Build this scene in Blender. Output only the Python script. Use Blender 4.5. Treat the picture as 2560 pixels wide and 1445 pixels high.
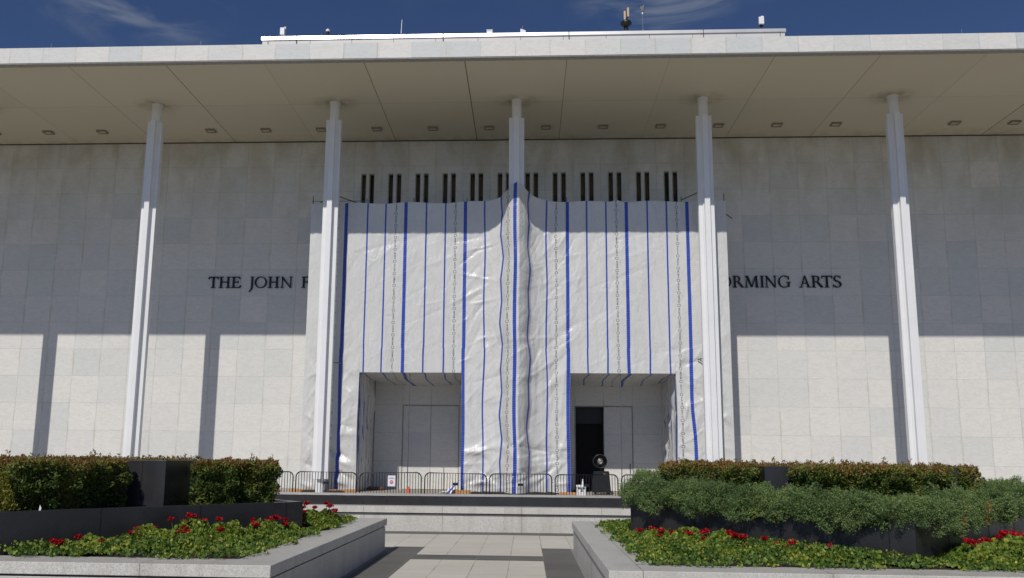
import bpy, math, random
import numpy as np
from mathutils import Matrix, Vector
R = math.radians
sc = bpy.context.scene
for o in list(bpy.data.objects): bpy.data.objects.remove(o)
# ------------------------------------------------------------------ camera
cd = bpy.data.cameras.new('camera'); cam = bpy.data.objects.new('camera', cd)
sc.collection.objects.link(cam); sc.camera = cam
cd.sensor_width = 36; cd.lens = 36 * 2055.158 / 2560
cd.shift_x = 63.52 / 2560; cd.shift_y = 110.1 / 2560
cd.clip_start = .1; cd.clip_end = 3000
CAM = Vector((.5421, -38.9605, 1.5252))
cam.matrix_world = (Matrix.Translation(CAM) @ Matrix.Rotation(.0499555, 4, 'Z')
                    @ Matrix.Rotation(math.pi / 2 + .1544286, 4, 'X') @ Matrix.Rotation(.0095247, 4, 'Z'))
# ------------------------------------------------------------------ sun, sky, exposure
TAN_AZ, M_DROP = .327, 1.09
sun_dir = Vector((-TAN_AZ, -1, M_DROP)).normalized()          # towards the sun
SUN_EL = math.asin(sun_dir.z)
SUN_AZ = math.atan2(sun_dir.x, sun_dir.y)                     # clockwise from +Y
sd = bpy.data.lights.new('sun', 'SUN'); sd.energy = 3.45; sd.angle = R(.53); sd.color = (1, .955, .885)
so = bpy.data.objects.new('sun', sd); sc.collection.objects.link(so)
so.location = (-20, -60, 70); so.rotation_euler = sun_dir.to_track_quat('Z', 'Y').to_euler()
world = bpy.data.worlds.new('World'); sc.world = world; world.use_nodes = True
wn = world.node_tree.nodes; wl = world.node_tree.links; wn.clear()
wo = wn.new('ShaderNodeOutputWorld'); bg = wn.new('ShaderNodeBackground'); sky = wn.new('ShaderNodeTexSky')
sky.sky_type = 'NISHITA'; sky.sun_disc = False; sky.sun_elevation = SUN_EL; sky.sun_rotation = SUN_AZ
sky.air_density = .55; sky.dust_density = .10; sky.ozone_density = 3.4; sky.altitude = 60
bg.inputs['Strength'].default_value = .086
tc = wn.new('ShaderNodeTexCoord')
def wmath(op, a, b=0.0):
    n = wn.new('ShaderNodeMath'); n.operation = op
    for i, q in enumerate((a, b)):
        if isinstance(q, bpy.types.NodeSocket): wl.new(q, n.inputs[i])
        else: n.inputs[i].default_value = q
    return n.outputs[0]
def wmap(v, a, b, c=0, d=1):
    n = wn.new('ShaderNodeMapRange'); n.interpolation_type = 'SMOOTHSTEP'; wl.new(v, n.inputs[0])
    for i, q in enumerate((a, b, c, d)): n.inputs[i + 1].default_value = q
    return n.outputs[0]
def wisp(az, el, spread, rot, seed):
    """one thin wisp of high cloud, at azimuth az and elevation el (degrees)"""
    d = Vector((math.sin(R(az)) * math.cos(R(el)), math.cos(R(az)) * math.cos(R(el)), math.sin(R(el))))
    dt = wn.new('ShaderNodeVectorMath'); dt.operation = 'DOT_PRODUCT'; dt.inputs[1].default_value = d; wl.new(tc.outputs['Generated'], dt.inputs[0])
    m = wmap(dt.outputs['Value'], math.cos(R(spread)), math.cos(R(spread * .25)))
    mp = wn.new('ShaderNodeMapping'); mp.inputs['Scale'].default_value = (1, 1, 3.2); mp.inputs['Rotation'].default_value = (0, R(rot), 0); mp.inputs['Location'].default_value = (seed, seed * .7, 0)
    n = wn.new('ShaderNodeTexNoise'); n.inputs['Scale'].default_value = 9; n.inputs['Detail'].default_value = 8; n.inputs['Roughness'].default_value = .55; n.inputs['Distortion'].default_value = .7
    wl.new(tc.outputs['Generated'], mp.inputs[0]); wl.new(mp.outputs[0], n.inputs['Vector'])
    return wmath('MULTIPLY', m, wmap(n.outputs[0], .40, .72))
cl = wmath('MAXIMUM', wisp(-28.5, 32.5, 8.5, 38, 1.3), wisp(9.5, 33.5, 7, -30, 4.1))
cl = wmath('MAXIMUM', cl, wisp(16.5, 33.5, 4.5, -10, 7.7))
n3 = wn.new('ShaderNodeTexNoise'); n3.inputs['Scale'].default_value = 2.6; n3.inputs['Detail'].default_value = 7; wl.new(tc.outputs['Generated'], n3.inputs['Vector'])
cl = wmath('MAXIMUM', wmath('MULTIPLY', cl, .55), wmath('MULTIPLY', wmap(n3.outputs[0], .56, .8), .25))
tint = wn.new('ShaderNodeMixRGB'); tint.blend_type = 'MULTIPLY'; tint.inputs[0].default_value = 1; tint.inputs[2].default_value = (.70, .77, .90, 1)
mx = wn.new('ShaderNodeMixRGB'); mx.inputs[2].default_value = (3.6, 3.9, 4.3, 1)
wl.new(sky.outputs[0], tint.inputs[1]); wl.new(cl, mx.inputs[0]); wl.new(tint.outputs[0], mx.inputs[1]); wl.new(mx.outputs[0], bg.inputs[0]); wl.new(bg.outputs[0], wo.inputs[0])
vs = sc.view_settings; vs.view_transform = 'Standard'; vs.look = 'None'; vs.gamma = 1; vs.use_curve_mapping = False
vs.exposure = 0.0
sc.cycles.max_bounces = 8
# ------------------------------------------------------------------ helpers
rng = np.random.default_rng(7); random.seed(7)
COL = sc.collection

class MB:
    """collects vertices and faces, builds ONE mesh object"""
    def __init__(s): s.v = []; s.f = []; s.mi = []; s.cur = 0
    def add(s, vs_, fs_):
        b = len(s.v); s.v += [tuple(map(float, q)) for q in vs_]
        for f in fs_: s.f.append([b + i for i in f]); s.mi.append(s.cur)
        return s
    def box(s, x0, x1, y0, y1, z0, z1):
        return s.add([(x0, y0, z0), (x1, y0, z0), (x1, y1, z0), (x0, y1, z0), (x0, y0, z1), (x1, y0, z1), (x1, y1, z1), (x0, y1, z1)],
                     [(0, 3, 2, 1), (4, 5, 6, 7), (0, 1, 5, 4), (1, 2, 6, 5), (2, 3, 7, 6), (3, 0, 4, 7)])
    def prism(s, poly, z0, z1, cap=True):
        n = len(poly); vs_ = [(x, y, z0) for x, y in poly] + [(x, y, z1) for x, y in poly]
        fs_ = [(i, (i + 1) % n, n + (i + 1) % n, n + i) for i in range(n)]
        if cap: fs_ += [tuple(range(n - 1, -1, -1)), tuple(range(n, 2 * n))]
        return s.add(vs_, fs_)
    def tube(s, pts, r, seg=8, closed=False, cap=True):
        pts = [Vector(q) for q in pts]; n = len(pts); vs_ = []; fs_ = []
        rs = r if isinstance(r, (list, tuple)) else [r] * n
        up0 = None
        for i, q in enumerate(pts):
            a = pts[(i - 1) % n] if (closed or i) else q; c = pts[(i + 1) % n] if (closed or i < n - 1) else q
            t = (c - a).normalized()
            if up0 is None: up0 = Vector((0, 0, 1)) if abs(t.z) < .9 else Vector((1, 0, 0))
            u = t.cross(up0).normalized(); w = u.cross(t).normalized()
            for k in range(seg):
                an = 2 * math.pi * k / seg
                vs_.append(q + (u * math.cos(an) + w * math.sin(an)) * rs[i])
        m = n if closed else n - 1
        for i in range(m):
            for k in range(seg):
                a = i * seg + k; b = i * seg + (k + 1) % seg; c = ((i + 1) % n) * seg + (k + 1) % seg; d = ((i + 1) % n) * seg + k
                fs_.append((a, b, c, d))
        if cap and not closed:
            fs_.append(tuple(range(seg - 1, -1, -1))); fs_.append(tuple((n - 1) * seg + k for k in range(seg)))
        return s.add(vs_, fs_)
    def lathe(s, prof, c=(0, 0, 0), seg=24, axis='z', squash=1):
        vs_ = []; n = len(prof)
        for rr, h in prof:
            for k in range(seg):
                a = 2 * math.pi * k / seg; x = rr * math.cos(a); y = rr * math.sin(a) * squash
                if axis == 'z': vs_.append((c[0] + x, c[1] + y, c[2] + h))
                else: vs_.append((c[0] + x, c[1] - h, c[2] + y))
        fs_ = [(i * seg + k, i * seg + (k + 1) % seg, (i + 1) * seg + (k + 1) % seg, (i + 1) * seg + k) for i in range(n - 1) for k in range(seg)]
        fs_.append(tuple(range(seg - 1, -1, -1))); fs_.append(tuple((n - 1) * seg + k for k in range(seg)))
        return s.add(vs_, fs_)
    def build(s, name, mats, parent=None, smooth=False, bevel=0):
        me = bpy.data.meshes.new(name); me.from_pydata(s.v, [], s.f)
        mats = mats if isinstance(mats, (list, tuple)) else [mats]
        for m in mats: me.materials.append(m)
        if len(mats) > 1: me.polygons.foreach_set('material_index', s.mi)
        me.validate(); me.update()
        if smooth: me.polygons.foreach_set('use_smooth', [True] * len(me.polygons))
        o = bpy.data.objects.new(name, me); COL.objects.link(o)
        if parent: o.parent = parent
        if bevel:
            b = o.modifiers.new('bevel', 'BEVEL'); b.width = bevel; b.segments = 2; b.limit_method = 'ANGLE'
        return o

def tag(o, label=None, cat=None, group=None, kind=None):
    if label: o['label'] = label
    if cat: o['category'] = cat
    if group: o['group'] = group
    if kind: o['kind'] = kind
    return o
def empty(name, loc, label, cat, group=None, rz=0):
    o = bpy.data.objects.new(name, None); COL.objects.link(o); o.location = loc; o.rotation_euler = (0, 0, rz); o.empty_display_size = .2
    return tag(o, label, cat, group)
def copy_tree(o, parent=None):
    c = o.copy(); COL.objects.link(c); c.parent = parent
    for ch in [q for q in bpy.data.objects if q.parent == o]: copy_tree(ch, c)
    return c

# ---- materials
class NT:
    def __init__(s, name):
        s.m = bpy.data.materials.new(name); s.m.use_nodes = True; s.n = s.m.node_tree.nodes; s.l = s.m.node_tree.links
        s.b = s.n['Principled BSDF']
    def set(s, sock, v):
        if hasattr(v, 'links') or isinstance(v, bpy.types.NodeSocket): s.l.new(v, sock)
        elif isinstance(v, (tuple, list)) and len(v) == 3 and sock.type == 'RGBA': sock.default_value = (*v, 1)
        else: sock.default_value = v
    def math(s, op, a, b=0, c=0, clamp=False):
        n = s.n.new('ShaderNodeMath'); n.operation = op; n.use_clamp = clamp
        s.set(n.inputs[0], a); s.set(n.inputs[1], b); s.set(n.inputs[2], c); return n.outputs[0]
    def rng(s, v, a, b, c=0, d=1):
        n = s.n.new('ShaderNodeMapRange'); s.set(n.inputs[0], v)
        for i, q in enumerate((a, b, c, d)): n.inputs[i + 1].default_value = q
        return n.outputs[0]
    def mix(s, f, a, b, mode='MIX'):
        n = s.n.new('ShaderNodeMixRGB'); n.blend_type = mode
        s.set(n.inputs[0], f); s.set(n.inputs[1], a); s.set(n.inputs[2], b); return n.outputs[0]
    def coord(s, which='Object'): return s.n.new('ShaderNodeTexCoord').outputs[which]
    def sep(s, v):
        n = s.n.new('ShaderNodeSeparateXYZ'); s.l.new(v, n.inputs[0]); return n.outputs
    def comb(s, x=0, y=0, z=0):
        n = s.n.new('ShaderNodeCombineXYZ'); s.set(n.inputs[0], x); s.set(n.inputs[1], y); s.set(n.inputs[2], z); return n.outputs[0]
    def noise(s, vec, scale, detail=4, rough=.55, dist=0, scl=(1, 1, 1), rot=(0, 0, 0), col=False):
        mpn = s.n.new('ShaderNodeMapping'); mpn.inputs['Scale'].default_value = scl; mpn.inputs['Rotation'].default_value = rot
        s.l.new(vec, mpn.inputs[0]); n = s.n.new('ShaderNodeTexNoise'); s.l.new(mpn.outputs[0], n.inputs['Vector'])
        n.inputs['Scale'].default_value = scale; n.inputs['Detail'].default_value = detail; n.inputs['Roughness'].default_value = rough; n.inputs['Distortion'].default_value = dist
        return n.outputs[1 if col else 0]
    def white(s, vec):
        n = s.n.new('ShaderNodeTexWhiteNoise'); s.l.new(vec, n.inputs['Vector']); return n.outputs['Value']
    def bump(s, h, strength=.3, dist=.02):
        n = s.n.new('ShaderNodeBump'); n.inputs['Strength'].default_value = strength; n.inputs['Distance'].default_value = dist
        s.l.new(h, n.inputs['Height']); s.l.new(n.outputs[0], s.b.inputs['Normal'])
    def out(s, col=None, rough=None, metal=None, spec=None):
        if col is not None: s.set(s.b.inputs['Base Color'], col)
        if rough is not None: s.set(s.b.inputs['Roughness'], rough)
        if metal is not None: s.b.inputs['Metallic'].default_value = metal
        if spec is not None: s.b.inputs['Specular IOR Level'].default_value = spec
        return s.m

def simple(name, col, rough=.6, metal=0, var=.12, scale=6, bump=0, spec=.5):
    t = NT(name); c = t.coord(); n = t.noise(c, scale, 5)
    d = tuple(q * (1 - var * 1.6) for q in col); l = tuple(min(1, q * (1 + var)) for q in col)
    if bump: t.bump(t.noise(c, scale * 8, 3), bump, .01)
    return t.out(t.mix(t.rng(n, .3, .7), d, l), rough, metal, spec)

TW, TH, ZS = 9.2 / 6, 19.39 / 13, 19.39
def marble(name, mode):
    """stack-bonded marble slabs: every slab its own tone, thin joints, faint veins, brown run-off along some joints"""
    t = NT(name); c = t.coord(); x, y, z = t.sep(c)
    u = t.math('DIVIDE', x, TW); v = t.math('DIVIDE', t.math('SUBTRACT', ZS, z), TH)
    if mode == 'fascia': v = t.math('MULTIPLY', v, 0)
    ju = t.math('MULTIPLY', t.math('ABSOLUTE', t.math('SUBTRACT', t.math('FRACT', t.math('ADD', u, .5)), .5)), TW)
    jv = t.math('MULTIPLY', t.math('ABSOLUTE', t.math('SUBTRACT', t.math('FRACT', t.math('ADD', v, .5)), .5)), TH)
    fu, fv = t.math('FLOOR', u), t.math('FLOOR', v)
    idv = t.comb(fu, fv, 3.3); w = t.white(idv); w2 = t.white(t.comb(fu, fv, 9.1))
    tone = t.mix(t.rng(w, .0, 1), (.70, .685, .645), (.645, .64, .615))
    tone = t.mix(t.math('MULTIPLY', t.math('GREATER_THAN', w2, .60 if mode == 'fascia' else .80), .75 if mode == 'fascia' else .42), tone, (.56, .585, .575))
    tone = t.mix(t.math('MULTIPLY', t.math('LESS_THAN', w2, .15), .5), tone, (.735, .71, .67))
    # veins: the noise space is shifted per slab, so veins stop at the joints
    off = t.n.new('ShaderNodeVectorMath'); off.operation = 'ADD'; t.l.new(c, off.inputs[0]); t.l.new(t.comb(t.math('MULTIPLY', w, 37), 0, t.math('MULTIPLY', w2, 23)), off.inputs[1])
    vn = t.noise(off.outputs[0], 1.1, 9, .62, 1.6, (1, 1, 2.6), (0, R(38), 0))
    vein = t.rng(t.math('ABSOLUTE', t.math('SUBTRACT', vn, .5)), 0, .045, 1, 0)
    tone = t.mix(t.math('MULTIPLY', vein, .24), tone, (.36, .37, .36))
    cl = t.noise(off.outputs[0], 2.2, 6, .6); tone = t.mix(t.rng(cl, .4, .75, 0, .18), tone, (.56, .55, .52))
    fine = t.noise(c, 14, 3, .7, 0, (1, 1, .5)); tone = t.mix(t.rng(fine, .45, .8, 0, .05), tone, (.5, .49, .46))
    # brown run-off beside some vertical joints
    st = t.noise(t.comb(fu, 0, t.math('MULTIPLY', z, .35)), 2.3, 3)
    stain = t.math('MULTIPLY', t.rng(ju, 0, .09, 1, 0), t.rng(st, .48, .68, 0, .5))
    tone = t.mix(stain, tone, (.38, .31, .2))
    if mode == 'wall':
        hi = t.math('MULTIPLY', t.rng(z, 12.5, 19.3, 0, .8), t.rng(t.noise(c, .8, 6, .6, .4, (1, 1, .45)), .42, .7, .15, 1))  # wall top: blotchy brown staining, plus shade under the soffit painted into the tone
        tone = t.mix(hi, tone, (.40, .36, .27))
    if mode == 'fascia':
        bl = t.rng(t.noise(c, 1.6, 6, .65, .6, (1, 1, .7)), .58, .8, 0, .5); tone = t.mix(bl, tone, (.5, .42, .28))
    jm = t.math('MINIMUM', ju, jv) if mode != 'fascia' else ju
    jr = t.noise(c, .9, 4)
    joint = t.math('MULTIPLY', t.rng(jm, .006, .018, 1, 0), t.rng(jr, .35, .7, .15, .95))
    tone = t.mix(t.math('MULTIPLY', joint, .62), tone, (.32, .30, .25))
    t.bump(t.math('ADD', t.math('MULTIPLY', t.rng(jm, .0, .02, 0, 1), .3), t.math('MULTIPLY', t.white(idv), .5)), .25, .01)
    return t.out(tone, .55, 0, .35)

def soffit_mat():
    t = NT('soffit_plaster'); c = t.coord(); x, y, z = t.sep(c)
    u = t.math('DIVIDE', t.math('SUBTRACT', x, 2.3), 4.6)
    ju = t.math('MULTIPLY', t.math('ABSOLUTE', t.math('SUBTRACT', t.math('FRACT', t.math('ADD', u, .5)), .5)), 4.6)
    idr = t.white(t.comb(t.math('ROUND', u), 1.7, 0)); jy = t.math('ABSOLUTE', t.math('SUBTRACT', y, .12))
    j = t.math('MAXIMUM', t.math('MULTIPLY', t.rng(ju, .010, .030, 1, 0), t.rng(idr, .2, .9, .22, 1)), t.rng(jy, .008, .02, .35, 0))
    pan = t.white(t.comb(t.math('FLOOR', t.math('DIVIDE', t.math('SUBTRACT', x, 2.3), 4.6)), t.math('GREATER_THAN', y, .12), 0))
    base = t.mix(pan, (.61, .58, .455), (.56, .53, .415))
    base = t.mix(t.rng(t.noise(c, .5, 6, .6), .35, .7, 0, .5), base, (.60, .545, .445))
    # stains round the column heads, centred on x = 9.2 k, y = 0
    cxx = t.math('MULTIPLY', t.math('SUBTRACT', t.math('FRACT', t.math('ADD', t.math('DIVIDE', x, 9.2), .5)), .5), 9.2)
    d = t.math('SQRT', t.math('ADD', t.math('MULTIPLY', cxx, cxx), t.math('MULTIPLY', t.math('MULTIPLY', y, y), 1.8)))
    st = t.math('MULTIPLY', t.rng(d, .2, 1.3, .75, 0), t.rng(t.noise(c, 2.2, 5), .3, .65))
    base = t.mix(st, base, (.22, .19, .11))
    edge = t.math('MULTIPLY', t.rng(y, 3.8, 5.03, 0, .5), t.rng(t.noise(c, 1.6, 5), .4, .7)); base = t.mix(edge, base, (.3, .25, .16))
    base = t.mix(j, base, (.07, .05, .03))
    t.bump(t.noise(c, 30, 3), .1, .01)
    return t.out(base, .85, 0, .2)

def granite(name, light=True):
    t = NT(name); c = t.coord()
    sp = t.noise(c, 55, 3, .8); big = t.noise(c, 1.3, 6, .6)
    if light:
        col = t.mix(t.rng(sp, .35, .66), (.42, .405, .375), (.68, .66, .62))
        sp2 = t.noise(c, 75, 2, .6); col = t.mix(t.rng(sp2, .61, .68, 0, .8), col, (.13, .13, .13))
        col = t.mix(t.rng(big, .4, .7, 0, .45), col, (.46, .44, .38))
        x, y, z = t.sep(c)
        # block joints
        jx = t.math('ABSOLUTE', t.math('SUBTRACT', t.math('FRACT', t.math('ADD', t.math('DIVIDE', x, 1.83), .27)), .5))
        jy = t.math('ABSOLUTE', t.math('SUBTRACT', t.math('FRACT', t.math('ADD', t.math('DIVIDE', y, 1.83), .11)), .5))
        nx = t.math('ABSOLUTE', t.sep(t.n.new('ShaderNodeNewGeometry').outputs['Normal'])[0])
        isx = t.math('GREATER_THAN', nx, .7)
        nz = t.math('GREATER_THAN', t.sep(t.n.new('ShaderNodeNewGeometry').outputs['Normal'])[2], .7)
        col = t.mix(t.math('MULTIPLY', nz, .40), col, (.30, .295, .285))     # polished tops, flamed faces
        jx = t.math('MULTIPLY', t.rng(jx, .0015, .004, 1, 0), t.math('SUBTRACT', 1, isx))
        jy = t.math('MULTIPLY', t.rng(jy, .0015, .004, 1, 0), isx)
        col = t.mix(t.math('MULTIPLY', t.math('MAXIMUM', jx, jy), .75), col, (.12, .11, .10))
        ver = t.noise(c, 3.2, 4, .6, 0, (1, 1, .12)); col = t.mix(t.rng(ver, .52, .75, 0, .35), col, (.22, .19, .15))
        t.bump(sp, .15, .004)
        return t.out(col, t.math('SUBTRACT', .66, t.math('MULTIPLY', nz, .24)), 0, .4)
    col = t.mix(t.rng(sp, .3, .8), (.020, .020, .022), (.036, .035, .037))
    col = t.mix(t.rng(t.noise(c, 2.2, 6, .7, .5, (1, 1, .3)), .5, .8, 0, .5), col, (.055, .052, .05))
    return t.out(col, t.rng(t.noise(c, 3, 4), .3, .7, .22, .40), 0, .5)

def paving():
    t = NT('paving_granite'); c = t.coord(); x, y, z = t.sep(c)
    U, V = .56, .92
    u = t.math('DIVIDE', t.math('ADD', x, .30), U); v = t.math('DIVIDE', t.math('ADD', y, 20.3), V)
    ju = t.math('MULTIPLY', t.math('ABSOLUTE', t.math('SUBTRACT', t.math('FRACT', t.math('ADD', u, .5)), .5)), U)
    jv = t.math('MULTIPLY', t.math('ABSOLUTE', t.math('SUBTRACT', t.math('FRACT', t.math('ADD', v, .5)), .5)), V)
    w = t.white(t.comb(t.math('FLOOR', u), t.math('FLOOR', v), 0))
    sp = t.noise(c, 60, 3, .8)
    col = t.mix(w, (.50, .475, .415), (.56, .535, .475))
    col = t.mix(t.rng(sp, .4, .7, 0, .35), col, (.38, .36, .32))
    col = t.mix(t.rng(t.noise(c, 1.1, 7, .65, .7), .42, .7, 0, .5), col, (.43, .40, .32))
    col = t.mix(t.math('MULTIPLY', t.rng(t.math('MINIMUM', ju, jv), .004, .010, 1, 0), t.rng(t.noise(c, 2, 3), .35, .65, .3, .9)), col, (.17, .15, .09))
    return t.out(col, .72, 0, .3)
def dark_paving():
    t = NT('dark_paving'); c = t.coord(); x, y, z = t.sep(c)
    v = t.math('FLOOR', t.math('DIVIDE', y, .46)); jv = t.math('MULTIPLY', t.math('ABSOLUTE', t.math('SUBTRACT', t.math('FRACT', t.math('ADD', t.math('DIVIDE', y, .46), .5)), .5)), .46)
    u = t.math('DIVIDE', t.math('ADD', x, .30), 1.12); ju = t.math('MULTIPLY', t.math('ABSOLUTE', t.math('SUBTRACT', t.math('FRACT', t.math('ADD', u, .5)), .5)), 1.12)
    col = t.mix(t.white(t.comb(t.math('FLOOR', u), v, 0)), (.10, .10, .095), (.125, .123, .115))
    col = t.mix(t.rng(t.noise(c, 50, 3, .8), .4, .7, 0, .4), col, (.075, .075, .075))
    col = t.mix(t.rng(t.noise(c, 1.7, 6), .45, .7, 0, .4), col, (.16, .15, .135))
    col = t.mix(t.rng(t.math('MINIMUM', jv, ju), .003, .007, .7, 0), col, (.2, .19, .16))
    return t.out(col, .7, 0, .3)

def leaf_mat(name, cols, spec=.35, trans=.25):
    """leaf colour picked per leaf from an attribute"""
    t = NT(name); a = t.n.new('ShaderNodeAttribute'); a.attribute_name = 'tone'
    rp = t.n.new('ShaderNodeValToRGB'); t.l.new(a.outputs['Fac'], rp.inputs[0]); el = rp.color_ramp.elements
    el[0].position = 0; el[0].color = (*cols[0][1], 1); el[1].position = 1; el[1].color = (*cols[-1][1], 1)
    for pos, c in cols[1:-1]: e = el.new(pos); e.color = (*c, 1)
    t.out(rp.outputs[0], .5, 0, spec)
    tr = t.n.new('ShaderNodeBsdfTranslucent'); t.l.new(rp.outputs[0], tr.inputs[0])
    ms = t.n.new('ShaderNodeMixShader'); ms.inputs[0].default_value = trans
    out = t.n['Material Output']; t.l.new(t.b.outputs[0], ms.inputs[1]); t.l.new(tr.outputs[0], ms.inputs[2]); t.l.new(ms.outputs[0], out.inputs[0])
    return t.m

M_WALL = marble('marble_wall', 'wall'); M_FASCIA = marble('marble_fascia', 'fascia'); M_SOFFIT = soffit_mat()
M_GRAN = granite('light_granite'); M_BLACK = granite('black_granite', False)
M_PAVE = paving(); M_DPAVE = dark_paving()
M_COLW = simple('white_column_paint', (.76, .765, .77), .42, 0, .03, .8, 0, .5)
M_STEELD = simple('dark_frame', (.05, .05, .045), .5)
M_GLASS = simple('dark_glass', (.006, .007, .008), .06, 0, .1, 1, 0, .8)
M_JAMB = simple('olive_jamb', (.32, .31, .26), .7)
M_VOID = simple('dark_interior', (.006, .006, .007), .9)
M_VOID2 = simple('dark_transom', (.010, .010, .011), .5)
M_BRONZE = simple('bronze_letter', (.012, .012, .013), .4, .3)
M_METAL = simple('bright_coping_metal', (.72, .71, .69), .3, .55, .06, 1)
M_BARR = simple('black_barrier_steel', (.018, .017, .018), .4, .2, .3, 12)
M_PAPER = simple('white_paper', (.72, .72, .75), .7, 0, .03)
M_RED = simple('red_print', (.55, .03, .05), .6, 0, .04)
M_INK = simple('grey_ink', (.10, .10, .11), .7, 0, .04)
M_ORANGE = simple('orange_cone_plastic', (.75, .085, .02), .45, 0, .05)
M_WOOD = simple('pine_plank', (.50, .25, .09), .7, 0, .22, 9)
M_SAND = simple('dark_sandbag', (.045, .035, .03), .9, 0, .4, 14, .4)
M_BROWN = simple('brown_debris', (.16, .07, .045), .95, 0, .5, 11, .5)
M_WHITEP = simple('white_plastic', (.75, .76, .76), .4, 0, .04)
M_GREYP = simple('grey_metal', (.25, .26, .27), .45, .5)
M_BLKP = simple('black_plastic', (.012, .013, .014), .38, 0, .15, 4)
M_TAN = simple('tan_casing', (.55, .40, .22), .6, 0, .06)
M_SOIL = simple('planter_soil', (.035, .026, .018), .95, 0, .4, 20, .6)
M_TWIG = simple('brown_twig', (.10, .065, .04), .85, 0, .3, 20)
M_STEM = simple('green_stem', (.12, .16, .04), .7, 0, .2, 20)
M_PIPE = simple('scaffold_pipe', (.16, .17, .18), .45, .6)
M_LENS = simple('fixture_lens', (.52, .47, .38), .5)
M_FANM = simple('fan_metal', (.30, .28, .25), .4, .8)
M_TERR = NT('terrace_concrete')
c_ = M_TERR.coord(); col_ = M_TERR.mix(M_TERR.rng(M_TERR.noise(c_, .7, 7, .65), .35, .7), (.30, .27, .23), (.38, .345, .295)); M_TERR = M_TERR.out(col_, .8, 0, .3)
# ------------------------------------------------------------------ setting: ground
tag(MB().box(-300, 300, -400, 90, -1.2, -.1).build('ground', simple('plaza_concrete', (.24, .23, .20), .85, 0, .1, 1.5)), kind='structure')
tag(MB().box(-1.38, .82, -45, -20.3, -.099, -.092).build('path', M_PAVE), kind='structure')
pb = MB()
pb.box(-1.96, -1.384, -45, -23.03, -.099, -.0915); pb.box(.824, 1.36, -45, -22.99, -.099, -.0915)
pb.box(-1.384, .824, -25.02, -24.33, -.099, -.088); pb.box(-12, 12, -20.3, -19.64, -.099, -.0905)
tag(pb.build('dark_paving_bands', M_DPAVE), kind='structure')
tag(MB().box(-12, -1.384, -23.02, -20.31, -.099, -.093).box(.824, 12, -22.98, -20.31, -.099, -.093).build('side_path', M_PAVE), kind='structure')
tag(MB().box(-80, 80, -17.5, 5.0, -.09, 0).build('terrace', M_TERR), kind='structure')
# ------------------------------------------------------------------ building
B = empty('marble_building', (0, 0, 0), 'long white marble hall with a flat roof canopy on slender white columns', 'building')
DX0, DX1, DZ = 3.0667, 6.1333, 4.4745
YW = 5.035
# the wall, with real openings for slots and door; built as a grid of rectangles
slots = []
for k in range(-6, 6):
    c0 = (k + .5) * TW
    slots += [(c0 - .375, c0 - .085), (c0 + .085, c0 + .375)]
SZ0, SZ1 = 14.0, 17.46
wall = MB()
def wquad(x0, x1, z0, z1): wall.add([(x0, YW, z0), (x1, YW, z0), (x1, YW, z1), (x0, YW, z1)], [(0, 1, 2, 3)])
wquad(-80, 80, SZ1, 19.6)
xs = -80
for a, b in slots: wquad(xs, a, SZ0, SZ1); xs = b
wquad(xs, 80, SZ0, SZ1); wquad(-80, 80, DZ, SZ0)
wquad(-80, -DX1, -.1, DZ); wquad(-DX0, DX0, -.1, DZ); wquad(DX1, 80, -.1, DZ)
wall.box(-80, 80, 5.75, 9, -.1, 19.6)
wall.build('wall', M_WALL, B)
for a, b in slots:
    w = MB().box(a, a + .05, YW - .0, 5.74, SZ0, SZ1).box(b - .012, b, YW, 5.74, SZ0, SZ1).box(a + .05, b - .012, YW, 5.74, SZ1 - .06, SZ1).build('window', M_JAMB, B)
    MB().box(a + .05, b - .012, YW + .22, YW + .25, SZ0, SZ1 - .06).build('pane', M_GLASS, w)
# doors: flush marble leaves; the right-hand pair has its left leaf open on a dark interior
def door(x0, x1, open_left):
    d = MB().box(x0, x0 + .045, YW - .01, YW + .4, 0, DZ).box(x1 - .045, x1, YW - .01, YW + .4, 0, DZ).box(x0 + .045, x1 - .045, YW - .01, YW + .4, DZ - .05, DZ).build('door_frame', M_JAMB, B)
    mid = (x0 + x1) / 2
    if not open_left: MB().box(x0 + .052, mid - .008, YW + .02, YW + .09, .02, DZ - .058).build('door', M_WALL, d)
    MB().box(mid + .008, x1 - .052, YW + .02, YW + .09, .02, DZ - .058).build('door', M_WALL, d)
    if open_left:
        MB().box(x1 - .2, x1 - .165, YW - .03, YW + .03, .95, 1.45).build('handle', M_STEELD, d)
        MB().box(x0 + .06, mid, YW + .5, YW + .55, 3.55, DZ - .07).build('transom', M_VOID2, d)
        MB().box(x0 + .06, mid, YW + .60, YW + .68, 0, DZ - .06).build('dark_opening', M_VOID, d)
    else:
        MB().box(x0 + .045, x1 - .045, YW + .12, YW + .2, 0, DZ - .05).build('backing', M_JAMB, d)
door(-DX1, -DX0, False); door(DX0, DX1, True)
# roof slab with fascia, drip edge and soffit
YE = -5.0
MB().box(-80, 80, YE, YE + .3, 19.19, 19.925).build('fascia', M_FASCIA, B)
MB().box(-80, 80, YE + .02, YE + .32, 19.145, 19.188).build('drip_edge', simple('drip_edge_metal', (.30, .29, .27), .5), B)
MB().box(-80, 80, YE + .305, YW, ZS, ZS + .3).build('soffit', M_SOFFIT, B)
MB().box(-80, 80, YE + .305, 40, 19.8, 19.91).build('roof', simple('roof_gravel', (.45, .44, .42), .9), B)
MB().box(-80, 80, YW - .05, YW - .003, ZS - .05, ZS - .004).build('shadow_gap', M_STEELD, B)
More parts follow.
